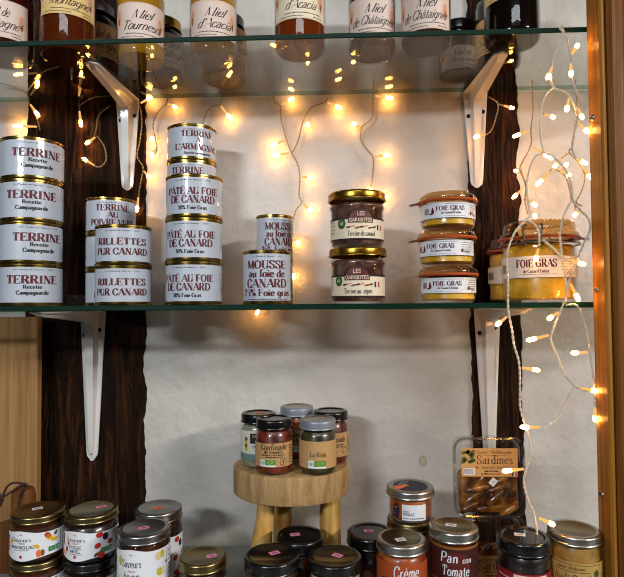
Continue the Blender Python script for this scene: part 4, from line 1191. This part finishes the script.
STR = [
 ('fairy_lights', 'fairy light string hanging over the left timber and plaster', 1.0,
  [[(-0.4713, 0.158, 0.6514), (-0.4538, 0.158, 0.6466), (-0.4333, 0.158, 0.6361), (-0.4273, 0.158, 0.6187), (-0.417, 0.158, 0.5998), (-0.4125, 0.158, 0.5825)],
   [(-0.4333, 0.158, 0.6361), (-0.419, 0.158, 0.6545), (-0.4089, 0.158, 0.6658), (-0.3843, 0.158, 0.6739)],
   [(-0.3119, 0.158, 0.6148), (-0.3276, 0.158, 0.6023), (-0.3318, 0.158, 0.5809), (-0.3374, 0.158, 0.5639), (-0.346, 0.158, 0.5641)],
   [(-0.3303, 0.158, 0.5723), (-0.3202, 0.158, 0.5579), (-0.3172, 0.158, 0.5379), (-0.3286, 0.158, 0.5281), (-0.3487, 0.158, 0.5399)],
   [(-0.3598, 0.158, 0.6791), (-0.3581, 0.158, 0.6488), (-0.3564, 0.158, 0.6158), (-0.3548, 0.158, 0.5885)],
   [(-0.3564, 0.158, 0.6158), (-0.3378, 0.158, 0.6268), (-0.3119, 0.158, 0.6292)],
   [(-0.2703, 0.158, 0.6168), (-0.266, 0.158, 0.5939), (-0.2687, 0.158, 0.5655), (-0.2729, 0.158, 0.5428), (-0.2643, 0.158, 0.5257), (-0.2685, 0.158, 0.5017), (-0.2727, 0.158, 0.4678)],
   [(-0.229, 0.158, 0.6245), (-0.2318, 0.158, 0.616), (-0.2432, 0.158, 0.6049), (-0.2503, 0.158, 0.5865), (-0.2474, 0.158, 0.5694), (-0.2445, 0.158, 0.5508), (-0.2502, 0.158, 0.5424)],
   [(-0.1538, 0.158, 0.6229), (-0.1538, 0.158, 0.6144), (-0.1693, 0.158, 0.609), (-0.1793, 0.158, 0.5894), (-0.1835, 0.158, 0.5809)]],
  [((-0.4488, 0.158, 0.5889), (-0.4135, 0.158, 0.5872)),
   ((-0.4156, 0.158, 0.6041), (-0.4283, 0.158, 0.6215)),
   ((-0.4175, 0.158, 0.6502), (-0.4112, 0.158, 0.6643)),
   ((-0.3538, 0.158, 0.6487), (-0.357, 0.158, 0.627)),
   ((-0.3534, 0.158, 0.5885), (-0.3561, 0.158, 0.6111)),
   ((-0.3446, 0.158, 0.5626), (-0.3303, 0.158, 0.5723)),
   ((-0.3487, 0.158, 0.5399), (-0.3313, 0.158, 0.5288)),
   ((-0.2546, 0.158, 0.6251), (-0.2703, 0.158, 0.6168)),
   ((-0.219, 0.158, 0.6115), (-0.2312, 0.158, 0.617)),
   ((-0.2516, 0.158, 0.5666), (-0.2497, 0.158, 0.5788)),
   ((-0.2516, 0.158, 0.5439), (-0.2447, 0.158, 0.5557)),
   ((-0.2558, 0.158, 0.5128), (-0.2642, 0.158, 0.5226)),
   ((-0.1397, 0.158, 0.5928), (-0.1553, 0.158, 0.6136)),
   ((-0.2727, 0.158, 0.4664), (-0.2704, 0.158, 0.4872))]),
 ('fairy_lights', 'fairy light string hanging on the plaster above mousse tins and terrine jars', 1.0,
  [[(-0.0805, 0.158, 0.6256), (-0.0777, 0.158, 0.6142), (-0.0707, 0.158, 0.6112), (-0.0694, 0.158, 0.5928), (-0.0626, 0.158, 0.5645), (-0.0557, 0.158, 0.5447), (-0.0461, 0.158, 0.5263), (-0.0434, 0.158, 0.5052), (-0.0449, 0.158, 0.4842), (-0.0408, 0.158, 0.473), (-0.0492, 0.158, 0.4634), (-0.0535, 0.158, 0.4467)],
   [(-0.0036, 0.158, 0.6197), (-0.0078, 0.158, 0.6142), (-0.0274, 0.158, 0.6061), (-0.0387, 0.158, 0.5866), (-0.0444, 0.158, 0.5642), (-0.0515, 0.158, 0.5474), (-0.0557, 0.158, 0.5433)],
   [(0.0606, 0.158, 0.6437), (0.0589, 0.158, 0.6156), (0.0573, 0.158, 0.5903), (0.0433, 0.158, 0.578), (0.0417, 0.158, 0.5598), (0.0499, 0.158, 0.5456), (0.0581, 0.158, 0.5357), (0.0578, 0.158, 0.5148), (0.0548, 0.158, 0.4897)],
   [(-0.0535, 0.158, 0.4467), (-0.0551, 0.158, 0.4147), (-0.0567, 0.158, 0.38), (-0.0791, 0.158, 0.3387), (-0.1027, 0.158, 0.3333)],
   [(0.0548, 0.158, 0.4897), (0.0615, 0.158, 0.4688), (0.0557, 0.158, 0.4411)]],
  [((-0.0539, 0.158, 0.6194), (-0.0705, 0.158, 0.6106)),
   ((0.013, 0.158, 0.6053), (-0.0067, 0.158, 0.6149)),
   ((-0.0317, 0.158, 0.5822), (-0.036, 0.158, 0.593)),
   ((-0.0808, 0.158, 0.555), (-0.0619, 0.158, 0.5622)),
   ((-0.0781, 0.158, 0.5409), (-0.0557, 0.158, 0.5433)),
   ((-0.0295, 0.158, 0.5078), (-0.0436, 0.158, 0.5105)),
   ((-0.0284, 0.158, 0.4631), (-0.0412, 0.158, 0.472)),
   ((0.0322, 0.158, 0.5824), (0.0429, 0.158, 0.5772)),
   ((0.0788, 0.158, 0.5381), (0.0581, 0.158, 0.5357)),
   ((0.0534, 0.158, 0.4884), (0.0567, 0.158, 0.5039)),
   ((0.0753, 0.158, 0.4797), (0.0563, 0.158, 0.4861)),
   ((0.0838, 0.158, 0.6179), (0.0593, 0.158, 0.6215)),
   ((-0.0467, 0.158, 0.4174), (-0.0546, 0.158, 0.4255)),
   ((-0.0526, 0.158, 0.3703), (-0.055, 0.158, 0.3874)),
   ((-0.103, 0.15, 0.321), (-0.0961, 0.158, 0.3334))]),
 ('fairy_lights', 'fairy light string dangling beside the right timber above clip-top jars', 1.0,
  [[(0.2132, 0.14, 0.6096), (0.225, 0.14, 0.5998), (0.222, 0.14, 0.5808), (0.2137, 0.14, 0.5619), (0.1963, 0.135, 0.5539)],
   [(0.225, 0.14, 0.5998), (0.2435, 0.14, 0.594)],
   [(0.2506, 0.085, 0.609), (0.2511, 0.085, 0.5712), (0.2481, 0.085, 0.5462), (0.2478, 0.085, 0.5274), (0.2363, 0.085, 0.5051), (0.2337, 0.085, 0.4964), (0.2407, 0.085, 0.4776), (0.2391, 0.085, 0.459), (0.2424, 0.085, 0.4415)],
   [(0.2526, 0.14, 0.5166), (0.2575, 0.14, 0.4963), (0.254, 0.12, 0.4721), (0.2437, 0.085, 0.4465)],
   [(0.2596, 0.085, 0.5673), (0.2681, 0.085, 0.5646)],
   [(0.3032, 0.085, 0.6078), (0.3049, 0.085, 0.5764), (0.3019, 0.085, 0.5514), (0.2989, 0.085, 0.5265), (0.2939, 0.085, 0.5178), (0.3045, 0.085, 0.5052), (0.3126, 0.085, 0.4889), (0.3086, 0.085, 0.4704), (0.2997, 0.085, 0.4519), (0.303, 0.085, 0.4395)],
   [(0.2951, 0.085, 0.5178), (0.2827, 0.085, 0.5081), (0.274, 0.085, 0.4982), (0.264, 0.085, 0.4884), (0.2553, 0.085, 0.4786)],
   [(0.274, 0.085, 0.4982), (0.2884, 0.085, 0.4881), (0.294, 0.085, 0.4706), (0.2962, 0.085, 0.4581), (0.3081, 0.085, 0.4505)]],
  [((0.1936, 0.135, 0.554), (0.2096, 0.139, 0.5589)),
   ((0.2435, 0.14, 0.594), (0.2298, 0.14, 0.5983)),
   ((0.2284, 0.085, 0.539), (0.2481, 0.085, 0.5462)),
   ((0.2498, 0.148, 0.5105), (0.2565, 0.1415, 0.5033)),
   ((0.2465, 0.148, 0.4752), (0.257, 0.1342, 0.487)),
   ((0.2754, 0.085, 0.5619), (0.2623, 0.085, 0.5664)),
   ((0.3107, 0.085, 0.5612), (0.3049, 0.085, 0.575)),
   ((0.2718, 0.085, 0.5107), (0.2475, 0.085, 0.5263)),
   ((0.2765, 0.085, 0.5007), (0.2838, 0.085, 0.5091)),
   ((0.2899, 0.085, 0.5017), (0.2826, 0.085, 0.4932)),
   ((0.313, 0.085, 0.5038), (0.296, 0.085, 0.5144)),
   ((0.2553, 0.085, 0.4786), (0.2716, 0.085, 0.4957)),
   ((0.2932, 0.085, 0.4892), (0.2826, 0.085, 0.4932)),
   ((0.3198, 0.085, 0.4851), (0.307, 0.085, 0.5014)),
   ((0.2994, 0.085, 0.4395), (0.3073, 0.085, 0.4509)),
   ((0.2511, 0.085, 0.4526), (0.2395, 0.085, 0.4645)),
   ((0.2509, 0.085, 0.4389), (0.2443, 0.0872, 0.448))]),
 ('fairy_lights', 'thick cabled fairy light curtain hooked over the top shelf at right', 1.3,
  [[(0.2513, -0.004, 0.6312), (0.2505, -0.008, 0.6214), (0.2449, -0.008, 0.6085), (0.2392, -0.008, 0.5901), (0.2368, -0.008, 0.5738), (0.2397, -0.008, 0.5617), (0.2512, -0.008, 0.5572), (0.2584, -0.008, 0.5483), (0.2633, -0.008, 0.5341), (0.2608, -0.008, 0.5158), (0.2572, -0.008, 0.4965), (0.2622, -0.008, 0.4835)],
   [(0.2491, -0.004, 0.629), (0.2536, -0.008, 0.6181), (0.2575, -0.008, 0.6005), (0.2582, -0.008, 0.5853), (0.2599, -0.008, 0.57), (0.2648, -0.008, 0.5536), (0.2688, -0.008, 0.5427)],
   [(0.2397, -0.008, 0.5617), (0.2311, -0.008, 0.5543), (0.2255, -0.008, 0.5382), (0.2241, -0.008, 0.5219), (0.2248, -0.008, 0.5057), (0.2266, -0.008, 0.4927), (0.2192, -0.008, 0.4885), (0.2126, -0.008, 0.4757), (0.209, -0.008, 0.4574), (0.2107, -0.008, 0.4359), (0.2126, -0.008, 0.4251)],
   [(0.2266, -0.008, 0.4927), (0.2391, -0.008, 0.486), (0.2504, -0.008, 0.4729), (0.2553, -0.008, 0.4567), (0.257, -0.008, 0.4406), (0.2641, -0.008, 0.4298), (0.2723, -0.008, 0.4211), (0.274, -0.008, 0.4083), (0.2664, -0.008, 0.3924), (0.2608, -0.008, 0.3787), (0.2543, -0.008, 0.3638), (0.2486, -0.008, 0.3448), (0.2462, -0.008, 0.331)],
   [(0.2123, -0.009, 0.425), (0.2072, -0.008, 0.4198), (0.1954, -0.008, 0.4071), (0.1877, -0.008, 0.388), (0.1863, -0.008, 0.372), (0.187, -0.008, 0.3506), (0.1866, -0.008, 0.3294), (0.1874, -0.008, 0.3187), (0.1903, -0.008, 0.3028), (0.1921, -0.008, 0.287), (0.1969, -0.008, 0.2679), (0.1975, -0.008, 0.2448), (0.1971, -0.008, 0.2238), (0.2, -0.008, 0.2102), (0.2029, -0.008, 0.1997), (0.2067, -0.008, 0.1819), (0.2053, -0.008, 0.1663), (0.1997, -0.008, 0.1455), (0.2035, -0.008, 0.1247), (0.2094, -0.008, 0.1103), (0.212, -0.008, 0.0886), (0.2106, -0.008, 0.068), (0.2091, -0.008, 0.0453)],
   [(0.2072, -0.008, 0.4198), (0.2156, -0.008, 0.4155), (0.2206, -0.008, 0.4047), (0.2203, -0.008, 0.3919)],
   [(0.2247, -0.008, 0.3982), (0.235, -0.008, 0.3896), (0.2442, -0.008, 0.3799), (0.2545, -0.008, 0.3745)],
   [(0.2442, -0.008, 0.3799), (0.2469, -0.008, 0.3607), (0.2475, -0.008, 0.3395), (0.2441, -0.008, 0.3289), (0.2397, -0.008, 0.3184), (0.2331, -0.008, 0.3026), (0.2308, -0.008, 0.292), (0.2367, -0.008, 0.2762), (0.2425, -0.008, 0.2583), (0.2506, -0.008, 0.2478), (0.2577, -0.008, 0.2415), (0.269, -0.008, 0.2384)],
   [(0.2472, -0.008, 0.3289), (0.2576, -0.008, 0.3288), (0.2636, -0.008, 0.3182), (0.2694, -0.008, 0.2971), (0.271, -0.008, 0.2792), (0.2726, -0.008, 0.2603), (0.2752, -0.008, 0.2394), (0.2749, -0.008, 0.2237)],
   [(0.2547, -0.008, 0.2457), (0.2471, -0.008, 0.2311), (0.2406, -0.008, 0.2185), (0.2332, -0.008, 0.2081), (0.2226, -0.008, 0.2008), (0.2071, -0.008, 0.2007)],
   [(0.256, -0.008, 0.4406), (0.2472, -0.008, 0.4247), (0.2426, -0.008, 0.4034), (0.2442, -0.008, 0.3799)]],
  [((0.265, -0.008, 0.6069), (0.2579, -0.008, 0.5958)),
   ((0.258, -0.008, 0.5766), (0.258, -0.008, 0.5898)),
   ((0.2336, -0.008, 0.5739), (0.2379, -0.008, 0.5841)),
   ((0.2529, -0.008, 0.5387), (0.2556, -0.008, 0.5529)),
   ((0.2734, -0.008, 0.5145), (0.2626, -0.008, 0.5253)),
   ((0.2169, -0.008, 0.378), (0.2203, -0.008, 0.3919)),
   ((0.2659, -0.008, 0.3722), (0.2469, -0.008, 0.3781)),
   ((0.2599, -0.008, 0.3352), (0.2512, -0.008, 0.3542)),
   ((0.1757, -0.008, 0.3093), (0.1874, -0.008, 0.3187)),
   ((0.2302, -0.008, 0.3153), (0.2417, -0.008, 0.323)),
   ((0.2079, -0.008, 0.2922), (0.2313, -0.008, 0.2978)),
   ((0.2156, -0.008, 0.2605), (0.1973, -0.008, 0.2635)),
   ((0.2544, -0.008, 0.2783), (0.271, -0.008, 0.2792)),
   ((0.2763, -0.008, 0.2383), (0.2568, -0.008, 0.242)),
   ((0.2745, -0.008, 0.2091), (0.2749, -0.008, 0.2237)),
   ((0.1998, -0.008, 0.2007), (0.2204, -0.008, 0.2004)),
   ((0.1802, -0.008, 0.1548), (0.2025, -0.008, 0.1573)),
   ((0.2193, -0.03, 0.1086), (0.2045, -0.03, 0.1154))]),
]
for n_, l_, th_, pa_, bu_ in STR: light_string(n_, l_, pa_, bu_, th_)
